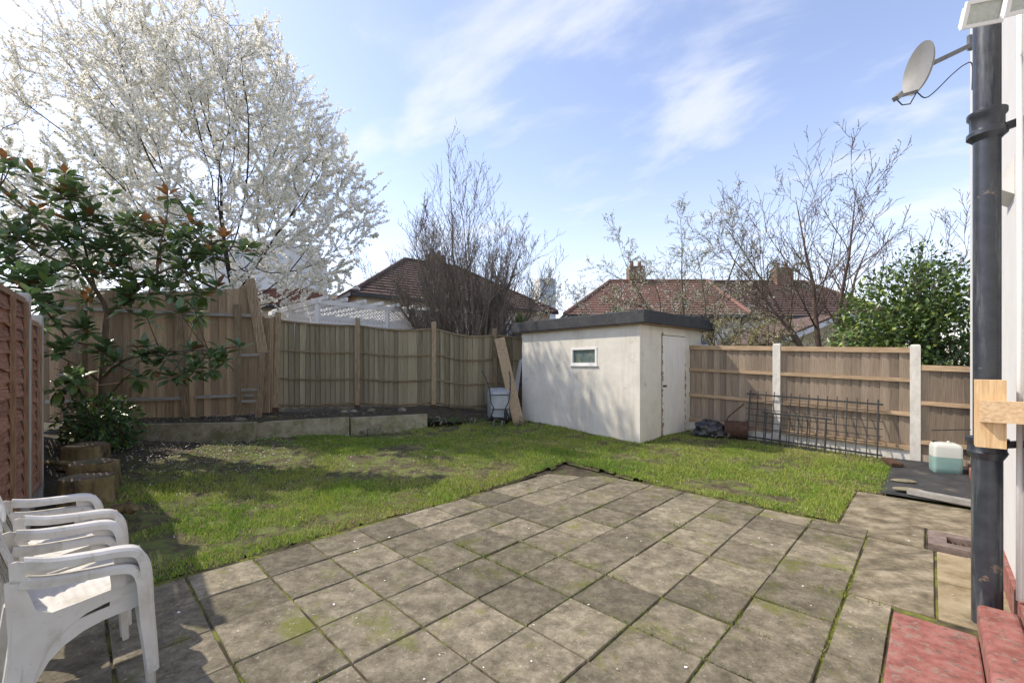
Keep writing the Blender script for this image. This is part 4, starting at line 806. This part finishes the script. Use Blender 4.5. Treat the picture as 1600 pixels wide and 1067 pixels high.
# white pergola
K = np.array([-4.67, 10.35]); pg = empty('pergola', (K[0], K[1], 0)); tag(pg, 'white painted pergola with rafters and lattice panels behind the fence', 'pergola'); bpy.context.view_layer.update()
ZP = 3.14
def pk2(a, b, z): q = K+U*a+V*b; return np.array([q[0], q[1], z])
for args in ((pk2(-.15, 0, ZP), pk2(3.75, 0, ZP)), (pk2(0, -.15, ZP), pk2(0, 3.6, ZP)), (pk2(3.6, 0, ZP), pk2(3.6, 3.6, ZP)), (pk2(0, 3.4, ZP), pk2(3.6, 3.4, ZP))):
    q = MB(); q.beam(args[0], args[1], .05, .12); sub(q, 'beam', M_white, pg)
for i in range(8): q = MB(); q.beam(pk2(.12+i*.48, -.28, ZP+.09), pk2(.12+i*.48, 3.7, ZP+.09), .05, .09); sub(q, 'rafter', M_white, pg)
for a, b in ((0, 0), (1.85, 0), (3.6, 0), (0, 3.4), (3.6, 3.4), (0, 1.7)): q = MB(); q.beam(pk2(a, b, .4), pk2(a, b, ZP-.05), .09, .09); sub(q, 'post', M_white, pg)
for k, (p0, p1, dd) in enumerate(((0, 1.8, 0), (1.9, 3.55, 0), (.05, 1.65, 1), (1.75, 3.35, 1))):
    q = MB(); f2 = (lambda x, z: pk2(x, -.01, z)) if dd == 0 else (lambda x, z: pk2(-.01, x, z)); z0, z1 = ZP-.50, ZP-.07; h = z1-z0; x = p0-h
    while x < p1:
        for sg in (1, -1):
            xa, xb = (x, x+h) if sg == 1 else (x+h, x); za, zb = z0, z1
            lo, hi = max(min(xa, xb), p0), min(max(xa, xb), p1)
            if hi-lo > .03:
                fz = lambda xx: z0+(xx-x)/h*h if sg == 1 else z1-(xx-x)/h*h
                q.beam(f2(lo, fz(lo)), f2(hi, fz(hi)), .006, .022)
        x += .085
    o = sub(q, 'lattice', M_white, pg); o['kind'] = 'stuff'
    q = MB(); q.beam(f2(p0, z0), f2(p1, z0), .03, .04); sub(q, 'lattice_frame', M_white, pg)

# ------------------------------------------------------------ plants
def tubes_batch(P, Rr, sides):      # P (M,K,3), Rr (M,K) -> verts, quads
    M_, K_, _ = P.shape; t = np.gradient(P, axis=1); t /= np.linalg.norm(t, axis=2, keepdims=True)+1e-9
    ref = np.zeros_like(t); ref[..., 2] = 1; ref[np.abs(t[..., 2]) > .9] = (.8, .6, 0)
    ref[:] = ref[:, :1]; a = np.cross(t, ref); a /= np.linalg.norm(a, axis=2, keepdims=True)+1e-9; b = np.cross(t, a)
    th = np.arange(sides)*2*math.pi/sides
    v = P[:, :, None]+Rr[:, :, None, None]*(np.cos(th)[None, None, :, None]*a[:, :, None]+np.sin(th)[None, None, :, None]*b[:, :, None])
    i = np.arange(M_*K_*sides).reshape(M_, K_, sides); j = np.roll(i, -1, 2)
    q = np.stack([i[:, :-1], j[:, :-1], j[:, 1:], i[:, 1:]], -1).reshape(-1, 4)
    return v.reshape(-1, 3), q
def wood_mesh(name, groups, m):
    vs_, qs = [], []; n = 0
    for P, Rr, sd in groups:
        if len(P) == 0: continue
        v, q = tubes_batch(np.asarray(P, float), np.asarray(Rr, float), sd); vs_.append(v); qs.append(q+n); n += len(v)
    return fastmesh(name, np.concatenate(vs_), np.concatenate(qs), m, smooth=True)
def unit(v): return v/(np.linalg.norm(v, axis=-1, keepdims=True)+1e-9)
def grow(out, r, p, d, Ln, rad, lv, spec):
    K_ = 7; sp = spec[lv]; rad = max(rad, spec[-1].get('rmin', .003)); pts = [np.array(p, float)]; d = np.array(d, float)
    for k in range(K_-1):
        d = unit(d+r.normal(0, sp['wob'], 3)+np.array([0, 0, sp['up']])); pts.append(pts[-1]+d*Ln/(K_-1))
    pts = np.array(pts); rr = rad*np.linspace(1, sp.get('tip', .35), K_); out.setdefault(lv, []).append((pts, rr))
    if lv+1 >= len(spec): return
    nc = sp['n']; nc = r.integers(nc[0], nc[1]+1)
    for i in range(nc):
        f_ = sp.get('f0', .25)+(1-sp.get('f0', .25))*(i+r.random())/nc; k = min(int(f_*(K_-1)), K_-2); w = f_*(K_-1)-k
        q = pts[k]*(1-w)+pts[k+1]*w; td = unit(pts[k+1]-pts[k]); ang = R(r.uniform(*sp['ang'])); az = r.uniform(0, 2*math.pi)
        a = unit(np.cross(td, np.array([.3, .5, .81]))); b = np.cross(td, a); nd = td*math.cos(ang)+(a*math.cos(az)+b*math.sin(az))*math.sin(ang)
        grow(out, r, q, nd, Ln*sp['len']*r.uniform(.6, 1.15)*(1.15-.55*f_), np.interp(f_, [0, 1], [rad, rad*sp.get('tip', .35)])*sp.get('rr', .6), lv+1, spec)
def plant(name, label, cat, base): e = empty(name, base); tag(e, label, cat); return e
def put(me, e, name): o = link(name, me, e); o.matrix_parent_inverse = Matrix.Translation(e.location).inverted(); return o
def quads(C, size, cols, jit=1.0):
    n = len(C); a = unit(rng.normal(0, 1, (n, 3))); b = unit(np.cross(a, rng.normal(0, 1, (n, 3)))); s = (size*rng.uniform(.6, 1.25, n))[:, None]/2
    v = np.stack([C-a*s-b*s*.8, C+a*s-b*s*.8, C+a*s+b*s*.8, C-a*s+b*s*.8], 1).reshape(-1, 3)
    return v, np.arange(4*n).reshape(-1, 4), np.repeat(cols, 4, 0)
def kites(C, A, Nn, ln, wd, cols, fold=.15):
    A = unit(A); B = unit(np.cross(Nn, A)); Nn = np.cross(A, B); ln = ln[:, None]; wd = wd[:, None]
    v = np.stack([C, C+A*ln*.45+B*wd*.5+Nn*wd*fold, C+A*ln-Nn*ln*.08, C+A*ln*.45-B*wd*.5+Nn*wd*fold], 1).reshape(-1, 3); i = np.arange(4*len(C)).reshape(-1, 4)
    return v, np.concatenate([i[:, [0, 1, 2]], i[:, [0, 2, 3]]]), np.repeat(cols, 4, 0)
# --- big blossom tree by space colonisation
def colonise(base_nodes, parents, attr, step, infl, kill, iters):
    nodes = [np.array(b) for b in base_nodes]; par = list(parents); A = attr.copy(); dmin = np.full(len(A), 1e9); imin = np.zeros(len(A), int)
    def upd(i0):
        nonlocal dmin, imin
        new = np.array(nodes[i0:])
        for c0_ in range(0, len(new), 200):
            d = np.linalg.norm(A[:, None]-new[None, c0_:c0_+200], axis=2); j = d.argmin(1); dm = d[np.arange(len(A)), j]; k = dm < dmin; dmin[k] = dm[k]; imin[k] = j[k]+i0+c0_
    upd(0)
    for it in range(iters):
        keep = dmin > kill; A = A[keep]; dmin = dmin[keep]; imin = imin[keep]
        if len(A) == 0: break
        act = dmin < infl
        if not act.any(): break
        i0 = len(nodes); idn = imin[act]; dirs = unit(A[act]-np.array(nodes)[idn])
        for ni in np.unique(idn):
            d = dirs[idn == ni].sum(0)+rng.normal(0, .15, 3); d = unit(d); nodes.append(nodes[ni]+d*step); par.append(ni)
        upd(i0)
    return np.array(nodes), np.array(par)
def blossom_tree():
    base = np.array([-6.95, 10.5, .5]); e = plant('blossom_tree', 'large spreading tree covered in white blossom behind the tall fence', 'tree', tuple(base))
    n0 = [base+np.array([0, 0, .22*k])+np.array([.03*math.sin(k), .02*k, 0]) for k in range(9)]; p0 = [-1]+list(range(8))
    n = 5200; q = unit(rng.normal(0, 1, (n, 3)))*(rng.random(n)**(1/2.4))[:, None]
    A = np.array([-8.05, 10.7, 6.2])+q*np.array([5.0, 2.3, 4.3])
    px = 800+F*A[:, 0]/A[:, 1]; py = HY-F*(A[:, 2]-CAMZ)/A[:, 1]
    # the crown's natural outline: lower and thinner towards its outer side
    top = np.interp(A[:, 0], [-13, -11, -9.5, -7, -5.6, -4.6, -3.6, -2.9], [8.6, 9.6, 10.1, 10.3, 9.2, 7.6, 6.3, 5.2]); bot = np.interp(A[:, 0], [-13, -8, -6, -4.2, -2.9], [2.6, 3.0, 3.1, 3.2, 5.0])
    A = A[(A[:, 2] < top) & (A[:, 2] > bot) & (A[:, 0] < -2.9)]
    lump = fbm(A[:, 0]+A[:, 1]*.7, A[:, 2], .9); A = A[lump > .36]
    nd, pr = colonise(n0, p0, A, .20, 2.2, .32, 130)
    N_ = len(nd); kids = np.bincount(pr[1:], minlength=N_); rad = np.zeros(N_); acc = np.zeros(N_)
    for i in range(N_-1, 0, -1):
        rad[i] = max(.0045, acc[i]**(1/2.35)) if acc[i] > 0 else .0045; acc[pr[i]] += rad[i]**2.35
    rad[0] = acc[0]**(1/2.35); rad = np.minimum(rad, .19)
    P = np.stack([nd[pr[1:]], nd[1:]], 1); Rr = np.stack([np.minimum(rad[pr[1:]], rad[1:]*1.25), rad[1:]], 1)
    thick = rad[1:] > .03
    put(wood_mesh('trunk', [(P[thick], Rr[thick], 8)], M_bark), e, 'trunk')
    thin = np.where(rad < .011)[0]; thin = thin[thin > 9]
    src = np.concatenate([thin, thin[rng.random(len(thin)) < .75]]); td = unit(nd[src]-nd[pr[src]]); ctr = np.array([-7.3, 10.6, 4.2]); outd = unit(nd[src]-ctr)
    d = unit(td*.5+outd*.35+rng.normal(0, .6, (len(src), 3))+np.array([.0, 0, .12])); Lt = rng.uniform(.15, .70, len(src))*(1+.5*(nd[src][:, 2] > 7)); K_ = 5; pts = [nd[src]]
    for k in range(K_-1): d = unit(d+rng.normal(0, .13, d.shape)+np.array([0, 0, .05])); pts.append(pts[-1]+d*(Lt/(K_-1))[:, None])
    tw = np.stack(pts, 1); tr_ = np.broadcast_to(np.linspace(.0042, .002, K_), (len(src), K_))
    put(wood_mesh('twigs', [(P[~thick], Rr[~thick], 4), (tw, tr_, 3)], M_bark), e, 'twigs')['kind'] = 'stuff'
    nb = 330000; ti = rng.integers(0, len(tw), nb); dens = np.clip(2.6*fbm(tw[:, 0, 0]+tw[:, 0, 1], tw[:, 0, 2], 1.3)-.5, .08, 1); keep = rng.random(nb) < dens[ti]; ti = ti[keep]
    f_ = np.clip(np.round(rng.random(len(ti))**.8*(K_-1)*2)/2+rng.normal(0, .09, len(ti)), 0, K_-1.001); k = f_.astype(int); w = (f_-k)[:, None]; C = tw[ti, k]*(1-w)+tw[ti, k+1]*w
    C = C+unit(rng.normal(0, 1, C.shape))*rng.uniform(.004, .052, len(C))[:, None]
    cc = np.array([.96, .955, .90])*rng.uniform(.92, 1.03, len(C))[:, None]*np.where(rng.random(len(C))[:, None] < .25, np.array([[.98, .93, .82]]), 1)
    v, f, c = quads(C, .040, cc)
    put(fastmesh('blossom', v, f, M_blossom, c), e, 'crown')['kind'] = 'stuff'
    gsel = (tw[:, 0, 0] < -8.0) & (tw[:, 0, 2] < 6.8); gi = np.where(gsel)[0]; gi = rng.choice(gi, 6000); C = tw[gi, rng.integers(0, 5, 6000)]+rng.normal(0, .03, (6000, 3))
    v, f, c = quads(C, .032, np.array([.16, .24, .05])*rng.uniform(.6, 1.4, 6000)[:, None]); put(fastmesh('young_leaves', v, f, M_leaf, c), e, 'young_leaves')['kind'] = 'stuff'
    print('blossom nodes', N_, 'twigs', len(tw))
blossom_tree()
def bare_tree(name, label, base, stems, spec, barkm, seed, buds=None, twig_from=2, sides=(8, 6, 4, 3, 3), cat='tree', leafc=None):
    r = np.random.default_rng(seed); e = plant(name, label, cat, tuple(base)); out = {}
    for (off, d, Ln, rad) in stems: grow(out, r, np.array(base)+np.array(off), unit(np.array(d, float)), Ln, rad, 0, spec)
    gA = [(np.array([p for p, _ in out[l]]), np.array([q for _, q in out[l]]), sides[l]) for l in out if l < twig_from]; gB = [(np.array([p for p, _ in out[l]]), np.array([q for _, q in out[l]]), sides[l]) for l in out if l >= twig_from]
    put(wood_mesh('trunk', gA, barkm), e, 'trunk'); put(wood_mesh('crown', gB, barkm), e, 'crown')['kind'] = 'stuff'
    tips = np.concatenate([np.array([p for p, _ in out[l]]) for l in out if l >= max(1, len(spec)-2)])
    if buds:
        for (nq, size, colr, m, spread) in buds:
            i = r.integers(0, len(tips), nq); k = r.integers(1, 7, nq); C = tips[i, k]+r.normal(0, spread, (nq, 3)); v, f, c = quads(C, size, np.array(colr)*r.uniform(.7, 1.3, nq)[:, None]); put(fastmesh('buds', v, f, m, c), e, 'buds')['kind'] = 'stuff'
    print(name, {l: len(out[l]) for l in out}); return e
# grey multi-stemmed bare tree in the middle
r_ = np.random.default_rng(3); stems = []
for k in range(42):
    a = r_.uniform(0, 2*math.pi); ln = r_.uniform(0, 1)**.7; sx = math.cos(a)*ln; sy = math.sin(a)*ln
    stems.append(((sx*.35, sy*.3, 0), (sx*1.30, sy*.8, 1.0+.45*(1-ln)), (3.3+2.2*(1-ln)**1.1)*r_.uniform(.88, 1.06), .058))
stems.append(((0.05, 0, 0), (.02, 0, 1), 6.2, .07))
spec = [dict(wob=.07, up=.10, n=(9, 11), ang=(16, 44), len=.42, f0=.2, rr=.45, tip=.08), dict(wob=.09, up=.14, n=(6, 8), ang=(18, 50), len=.5, f0=.15, rr=.55, tip=.3), dict(wob=.10, up=.12, n=(3, 4), ang=(20, 50), len=.55, f0=.15, rr=.6, tip=.5), dict(wob=.1, up=.1, tip=.7, rmin=.005)]
bare_tree('grey_bare_tree', 'leafless grey multi-stemmed tree behind the bowed fence panels', (-1.32, 12.6, .7), stems, spec, M_barkg, 5, buds=[(5000, .024, (.20, .12, .09), M_leaf, .008)])
# reddish bare tree at the right
spec = [dict(wob=.06, up=.05, n=(10, 12), ang=(28, 55), len=.55, f0=.22, rr=.42, tip=.07), dict(wob=.06, up=.09, n=(6, 8), ang=(22, 48), len=.50, f0=.12, rr=.55, tip=.2), dict(wob=.05, up=.07, n=(3, 4), ang=(25, 60), len=.5, f0=.15, rr=.6, tip=.45), dict(wob=.08, up=.05, tip=.7, rmin=.005)]
stems = [((0, 0, 0), (-.05, 0, 1), 4.2, .07), ((.1, .1, 0), (.62, .1, 1), 3.8, .062), ((-.1, 0, 0), (-.62, .1, 1), 3.6, .055), ((0, -.1, 0), (.18, -.25, 1), 3.9, .06), ((.05, .1, 0), (-.3, .4, 1), 4.2, .055), ((.1, 0, 0), (1.0, -.1, 1), 3.9, .048)]
bt = bare_tree('red_bare_tree', 'leafless tree with reddish bark and long upswept branches beyond the board fence', (6.9, 9.6, 1.35), stems, spec, M_barkr, 11, buds=[(5000, .016, (.10, .055, .045), M_leaf, .004)])
q = MB()
for a, b, r0 in (((6.35, 9.6, .3), (6.75, 9.6, 1.45), .085), ((7.0, 9.75, .3), (6.8, 9.65, 1.5), .08), ((6.65, 9.4, .3), (6.72, 9.55, 1.4), .075)): q.tube(np.array(a)+(np.array(b)-np.array(a))*np.linspace(0, 1, 6)[:, None]+rng.normal(0, .02, (6, 3)), np.linspace(r0, r0*.8, 6), 8)
o = q.obj('stem', M_barkr, None, True); to_local(o, bt)
# sparse blossom tree with olive twigs
spec = [dict(wob=.08, up=.03, n=(9, 11), ang=(25, 60), len=.5, f0=.22, rr=.5, tip=.08), dict(wob=.1, up=.0, n=(8, 10), ang=(25, 60), len=.5, f0=.15, rr=.5, tip=.3), dict(wob=.13, up=-.01, n=(5, 6), ang=(25, 65), len=.5, f0=.1, rr=.6, tip=.5), dict(wob=.13, up=0, tip=.7, rmin=.0045)]
stems = [((0, 0, 0), (-.6, .0, 1), 3.9, .055), ((0.1, 0, 0), (.25, .1, 1), 4.0, .05), ((0, .1, 0), (-.2, -.1, 1), 4.2, .05), ((.15, 0, 0), (.75, .1, 1), 3.6, .045), ((-.1, 0, 0), (-1.0, .2, .9), 3.7, .045), ((.1, .1, 0), (-1.3, -.1, .8), 3.0, .04)]
bare_tree('sparse_blossom_tree', 'thin tree with scattered white blossom and green shoots behind the shed', (4.55, 10.6, 1.0), stems, spec, M_barko, 21, buds=[(14000, .021, (.85, .82, .76), M_blossom, .015), (11000, .021, (.24, .29, .08), M_leaf, .015)])
# twiggy shrub beyond the fence
spec = [dict(wob=.12, up=.04, n=(6, 8), ang=(20, 60), len=.55, f0=.2, rr=.5, tip=.3), dict(wob=.15, up=.0, n=(5, 7), ang=(20, 60), len=.5, f0=.1, rr=.6, tip=.4), dict(wob=.15, up=0, tip=.6)]
stems = [((random.uniform(-.7, .8), random.uniform(-.3, .3), 0), (random.uniform(-.5, .5), random.uniform(-.3, .3), 1), 1.7, .02) for _ in range(16)]
bare_tree('twiggy_shrub', 'pale tangled twiggy shrub with tiny yellow shoots just beyond the board fence', (5.75, 10.4, .9), stems, spec, M_barko, 31, buds=[(9000, .024, (.36, .33, .13), M_leaf, .015), (2000, .022, (.78, .75, .66), M_blossom, .015)], twig_from=1, sides=(5, 4, 3), cat='shrub')
# evergreen shrub at the right
def leafy(name, label, base, centre, radii, n, size, colr, seed, cat='shrub', stemm=M_barkg, lump=.34, stems=8, m=M_leaf):
    r = np.random.default_rng(seed); e = plant(name, label, cat, tuple(base)); q = unit(r.normal(0, 1, (n*3, 3)))*(r.random(n*3)**(1/2.0))[:, None]; C = np.array(centre)+q*np.array(radii)
    lum = fbm(C[:, 0]*1.0+C[:, 1], C[:, 2]+.5*C[:, 1], 2.0); C = C[(lum > lump) & (C[:, 2] > base[2]-.05)][:n]; q = unit(C-np.array(centre))
    A = unit(q*.7+r.normal(0, .6, C.shape)+np.array([0, 0, -.1])); Nn = unit(q*.4+np.array([0, 0, 1])+r.normal(0, .5, C.shape)); k = len(C)
    cols = np.array(colr)*r.uniform(.6, 1.35, k)[:, None]; yl = r.random(k) < .14; cols[yl] = cols[yl]*np.array([2.2, 1.7, 1.1])
    v, f, c = kites(C, A, Nn, size*r.uniform(.7, 1.3, k), size*.5*r.uniform(.8, 1.2, k), cols); put(fastmesh('crown', v, f, m, c), e, 'crown')['kind'] = 'stuff'
    P = []; 
    for i in range(stems*6):
        tg = C[r.integers(0, k)]; b = np.array(base)+np.array([r.normal(0, .12), r.normal(0, .1), 0]); mid = (b+tg)/2+np.array([0, 0, .15])+r.normal(0, .08, 3); tt_ = np.linspace(0, 1, 7)[:, None]
        P.append((1-tt_)**2*b+2*tt_*(1-tt_)*mid+tt_**2*tg)
    put(wood_mesh('trunk', [(np.array(P), np.broadcast_to(np.linspace(.02, .004, 7), (len(P), 7)), 5)], stemm), e, 'trunk'); return e
leafy('evergreen_shrub', 'dense glossy evergreen shrub rising above the lower fence panel', (7.95, 8.0, .4), (7.6, 8.0, 2.0), (1.55, .95, 1.6), 11000, .11, (.12, .19, .055), 41)
leafy('upright_laurel', 'tall leafy shoots at the top of the evergreen against the sky', (8.0, 8.3, 1.8), (7.95, 8.3, 3.35), (.75, .4, .65), 420, .10, (.07, .13, .03), 42, lump=.40)
leafy('ivy_mound', 'dark glossy ground shrub around the foot of the magnolia', (-6.5, 6.75, .35), (-6.45, 6.75, .68), (.62, .45, .48), 1100, .11, (.06, .12, .035), 43, lump=.3)
for k, (x, y, z, w_) in enumerate(((-.9, 9.75, .33, .5), (-1.6, 9.6, .4, .4), (.2, 9.7, .30, .22), (4.1, 8.3, .18, .15), (-2.9, 8.75, .22, .4), (-4.6, 7.5, .22, .5), (-.3, 9.6, .3, .25))):
    leafy('weed_clump', ('low green weeds at the end of the concrete edging', 'leafy weeds below the bowed fence panel', 'small weeds at the foot of the leaning plank', 'tiny weeds beside the rubbish bag', 'green weeds against the weathered edging', 'weeds along the long mossy edging', 'weeds below the upended wheelbarrow')[k], (x, y, z-.08), (x, y, z), (w_, .22, .10), int(260*w_), .055, (.075, .14, .03), 50+k, cat='weeds', stems=1, lump=.2)
# cordylines
def spiky(p, r, n, label):
    e = plant('cordyline', label, 'plant', tuple(p)); 
    lm = MB(); lm.add([(-.5, 0, 0), (.5, 0, 0), (.38, .02, .55), (-.38, .02, .55), (0, .10, 1)], [(0, 1, 2, 3), (3, 2, 4)]); me = lm.mesh('leaf', M_spike)
    for i in range(n):
        link('leaf', me, e, (0, 0, 0), (R(random.uniform(5, 78)), 0, random.uniform(0, 6.28)), (.035, r, r*random.uniform(.7, 1.1)))
    MB().tube([(0, 0, -1.4), (0, 0, -.6), (0, 0, .02)], [.06, .05, .045], 8).obj('stem', M_barkg, e)
spiky(at(812, 512, 12.2), .48, 70, 'spiky green cordyline head beside the shed roof left end')
spiky(at(966, 490, 14.0), .34, 50, 'spiky green cordyline head showing above the shed roof')
# --- magnolia
def magnolia():
    base = np.array([-6.62, 7.0, .36]); e = plant('magnolia_tree', 'young evergreen magnolia with big leathery leaves and bronze young shoots', 'tree', tuple(base))
    def mleaf(m):
        a = MB(); xs = [0, .12, .35, .6, .85, 1.0]; ws = [.03, .2, .42, .44, .24, .01]; v = []
        for x, w in zip(xs, ws): z = -.16*x*x; v += [(x, -w/2, z+.10*w), (x, 0, z), (x, w/2, z+.10*w)]
        f = []
        for i in range(5): f += [(i*3, i*3+3, i*3+4, i*3+1), (i*3+1, i*3+4, i*3+5, i*3+2)]
        a.add(v, f); return a.mesh('leaf', m, True)
    Lm = [mleaf(M_mag), mleaf(M_magb), mleaf(M_magl)]
    tw = []; ros = []
    def br(pxs, r0, r1, Ys):
        pts = np.array([at(x, y, Y) for (x, y), Y in zip(pxs, Ys)]); t = np.linspace(0, 1, len(pts)); tt_ = np.linspace(0, 1, 9); p = np.stack([np.interp(tt_, t, pts[:, i]) for i in range(3)], 1); p[1:-1] = (p[:-2]+2*p[1:-1]+p[2:])/4; tw.append((p, np.linspace(r0, r1, 9))); return p
    br([(158, 690), (160, 600), (162, 560), (165, 505)], .065, .045, [7, 7, 7, 7])
    br([(165, 505), (170, 480), (150, 455), (120, 410), (80, 360), (0, 290)], .04, .012, [7, 7, 6.9, 6.7, 6.5, 6.3]); br([(168, 490), (190, 470), (220, 440), (250, 425), (300, 405), (330, 380)], .032, .010, [7, 6.9, 6.7, 6.6, 6.5, 6.4])
    br([(246, 428), (246, 395), (262, 340), (262, 300)], .018, .008, [6.6, 6.6, 6.6, 6.6]); br([(150, 455), (135, 400), (125, 350), (108, 310)], .02, .008, [6.9, 6.8, 6.7, 6.6])
    br([(120, 420), (60, 395), (0, 350)], .02, .009, [6.7, 6.3, 6.0]); br([(160, 590), (190, 560), (250, 548), (330, 548), (375, 540)], .03, .008, [7, 6.8, 6.6, 6.5, 6.4]); br([(162, 600), (130, 575), (100, 560)], .022, .008, [7, 6.8, 6.6])
    br([(160, 540), (110, 535), (85, 500), (55, 470)], .022, .010, [7, 6.7, 6.4, 6.2]); br([(170, 620), (195, 590), (210, 580)], .018, .008, [7, 6.8, 6.7]); br([(120, 410), (60, 430), (40, 440)], .016, .008, [6.7, 6.2, 6.0])
    R_ = [  # px, py, Y, leaves, leaf length, kind(0 green,1 bronze top,2 pale), pointing
        (108, 305, 6.6, 12, .19, 1), (262, 303, 6.6, 12, .17, 1), (352, 368, 6.4, 12, .15, 1), (300, 350, 6.4, 8, .15, 1), (228, 345, 6.7, 11, .16, 1), (55, 330, 6.4, 10, .17, 1), (8, 250, 6.2, 8, .17, 1),
        (100, 270, 6.5, 7, .17, 2), (30, 360, 6.3, 14, .18, 0), (70, 380, 6.4, 14, .18, 0), (110, 345, 6.5, 14, .18, 0), (150, 345, 6.6, 10, .17, 0), (190, 350, 6.6, 14, .17, 0), (235, 365, 6.6, 14, .17, 0), (160, 385, 6.6, 12, .17, 0), (200, 395, 6.7, 14, .17, 0),
        (20, 400, 6.1, 16, .18, 0), (55, 425, 6.1, 18, .19, 0), (45, 450, 6.0, 16, .19, 0), (140, 410, 6.6, 12, .17, 2), (185, 415, 6.7, 12, .17, 0), (250, 395, 6.6, 12, .16, 0), (280, 375, 6.5, 10, .15, 0), (300, 390, 6.5, 10, .15, 2), (340, 375, 6.4, 10, .15, 2), (320, 398, 6.45, 8, .15, 0),
        (200, 455, 6.5, 18, .19, 0), (270, 452, 6.45, 16, .18, 0), (305, 455, 6.4, 14, .17, 0), (240, 435, 6.6, 9, .17, 0), (90, 490, 6.4, 12, .18, 0), (130, 512, 6.5, 18, .19, 0), (100, 540, 6.4, 14, .19, 0),
        (160, 550, 6.5, 18, .19, 0), (225, 540, 6.5, 18, .18, 0), (180, 565, 6.5, 14, .18, 0), (260, 555, 6.5, 14, .17, 0), (300, 545, 6.4, 14, .17, 0), (345, 545, 6.35, 12, .16, 2), (372, 540, 6.3, 10, .15, 0), (210, 590, 6.5, 12, .18, 2), (285, 585, 6.4, 14, .17, 2), (330, 575, 6.35, 11, .16, 2),
        (110, 585, 6.4, 12, .19, 0), (85, 605, 6.3, 12, .20, 2), (120, 600, 6.4, 10, .19, 2), (240, 570, 6.5, 12, .17, 0), (5, 430, 5.9, 12, .18, 0), (15, 310, 6.2, 10, .17, 0), (0, 370, 6.1, 12, .18, 0), (170, 300, 6.6, 6, .15, 0), (135, 470, 6.7, 8, .17, 0), (330, 360, 6.4, 6, .14, 0)]
    R0 = list(R_)
    for (px, py, Y, n, ln, kd) in R0:
        if py < 470:
            for _ in range(3): R_.append((px+random.uniform(-45, 45), py+random.uniform(-10, 45), Y+random.uniform(-.25, .4), 11, ln, 0 if random.random() < .8 else 2))
        elif random.random() < .6: R_.append((px+random.uniform(-30, 30), py+random.uniform(-14, 20), Y+random.uniform(-.2, .3), 11, ln, 0))
    leaves = []
    for (px, py, Y, n, ln, kd) in R_:
        c = at(px, py, Y); ax_ = unit(np.array([random.uniform(-.4, .4), -.25+random.uniform(-.3, .2), 1.0 if kd != 2 else .3]))
        if kd == 1: ax_ = unit(np.array([random.uniform(-.25, .25), -.1, 1.0]))
        for i in range(int(n*1.25)):
            az = i*2.4+random.uniform(-.3, .3); lay = i/(n*1.25); el = R(62-95*lay+random.uniform(-12, 12)) if kd != 2 else R(20-70*lay+random.uniform(-15, 15))
            a1 = unit(np.cross(ax_, np.array([.2, .9, .3]))); b1 = np.cross(ax_, a1); d = (a1*math.cos(az)+b1*math.sin(az))*math.cos(el)+ax_*math.sin(el)
            p = c-ax_*.10*lay+d*.015; mi = 0
            if kd == 1: mi = 1 if lay < .55 else 0
            elif kd == 2: mi = 2 if random.random() < .5 else 0
            elif random.random() < .1: mi = random.choice((1, 2))
            leaves.append((p, d, ln*random.uniform(.85, 1.25), mi))
    random.shuffle(leaves); leaves.sort(key=lambda q: q[0][1]/q[2]); big, rest = leaves[:300], leaves[300:]
    def frame(d):
        X = Vector(d).normalized(); up = Vector((0, 0, 1)) if abs(X.z) < .93 else Vector((0, -1, 0)); Y = up.cross(X).normalized(); Z = X.cross(Y); roll = Matrix.Rotation(random.uniform(-.5, .5), 3, 'X'); return Matrix((X, Y, Z)).transposed() @ roll
    for p, d, ln, mi in big:
        o = bpy.data.objects.new('leaf', Lm[mi]); col.objects.link(o); o.parent = e; m4 = frame(d).to_4x4(); m4 = Matrix.Translation(Vector(p-base)) @ m4 @ Matrix.Scale(ln, 4); o.matrix_local = m4
    for mi, mm in enumerate((M_mag, M_magb, M_magl)):
        V_ = []; F_ = []; n = 0; src = np.array([v.co for v in Lm[mi].vertices]); fs_ = [tuple(p.vertices) for p in Lm[mi].polygons]
        for p, d, ln, m_ in rest:
            if m_ != mi: continue
            V_.append(src*ln @ np.array(frame(d)).T+p-base); F_ += [tuple(k+n for k in q) for q in fs_]; n += len(src)
        if V_: o = link('leaves', fastmesh('leaves', np.concatenate(V_), np.array(F_), mm, smooth=True), e); o['kind'] = 'stuff'
    # leaf stalks join rosettes to the nearest branch
    allp = np.concatenate([p for p, _ in tw]); P = []
    for (px, py, Y, n, ln, kd) in R_:
        c = at(px, py, Y); dd = np.linalg.norm(allp-c, axis=1); j = dd.argmin()
        if dd[j] > .03: q = allp[j]; mid = (q+c)/2+np.array([0, 0, -.06]); t_ = np.linspace(0, 1, 9)[:, None]; P.append((1-t_)**2*q+2*t_*(1-t_)*mid+t_**2*c)
    put(wood_mesh('trunk', [(np.array([p for p, _ in tw]), np.array([q for _, q in tw]), 8), (np.array(P), np.broadcast_to(np.linspace(.011, .006, 9), (len(P), 9)), 5)], M_magbark), e, 'trunk')
    print('magnolia leaves', len(leaves))
magnolia()
weeds_late()
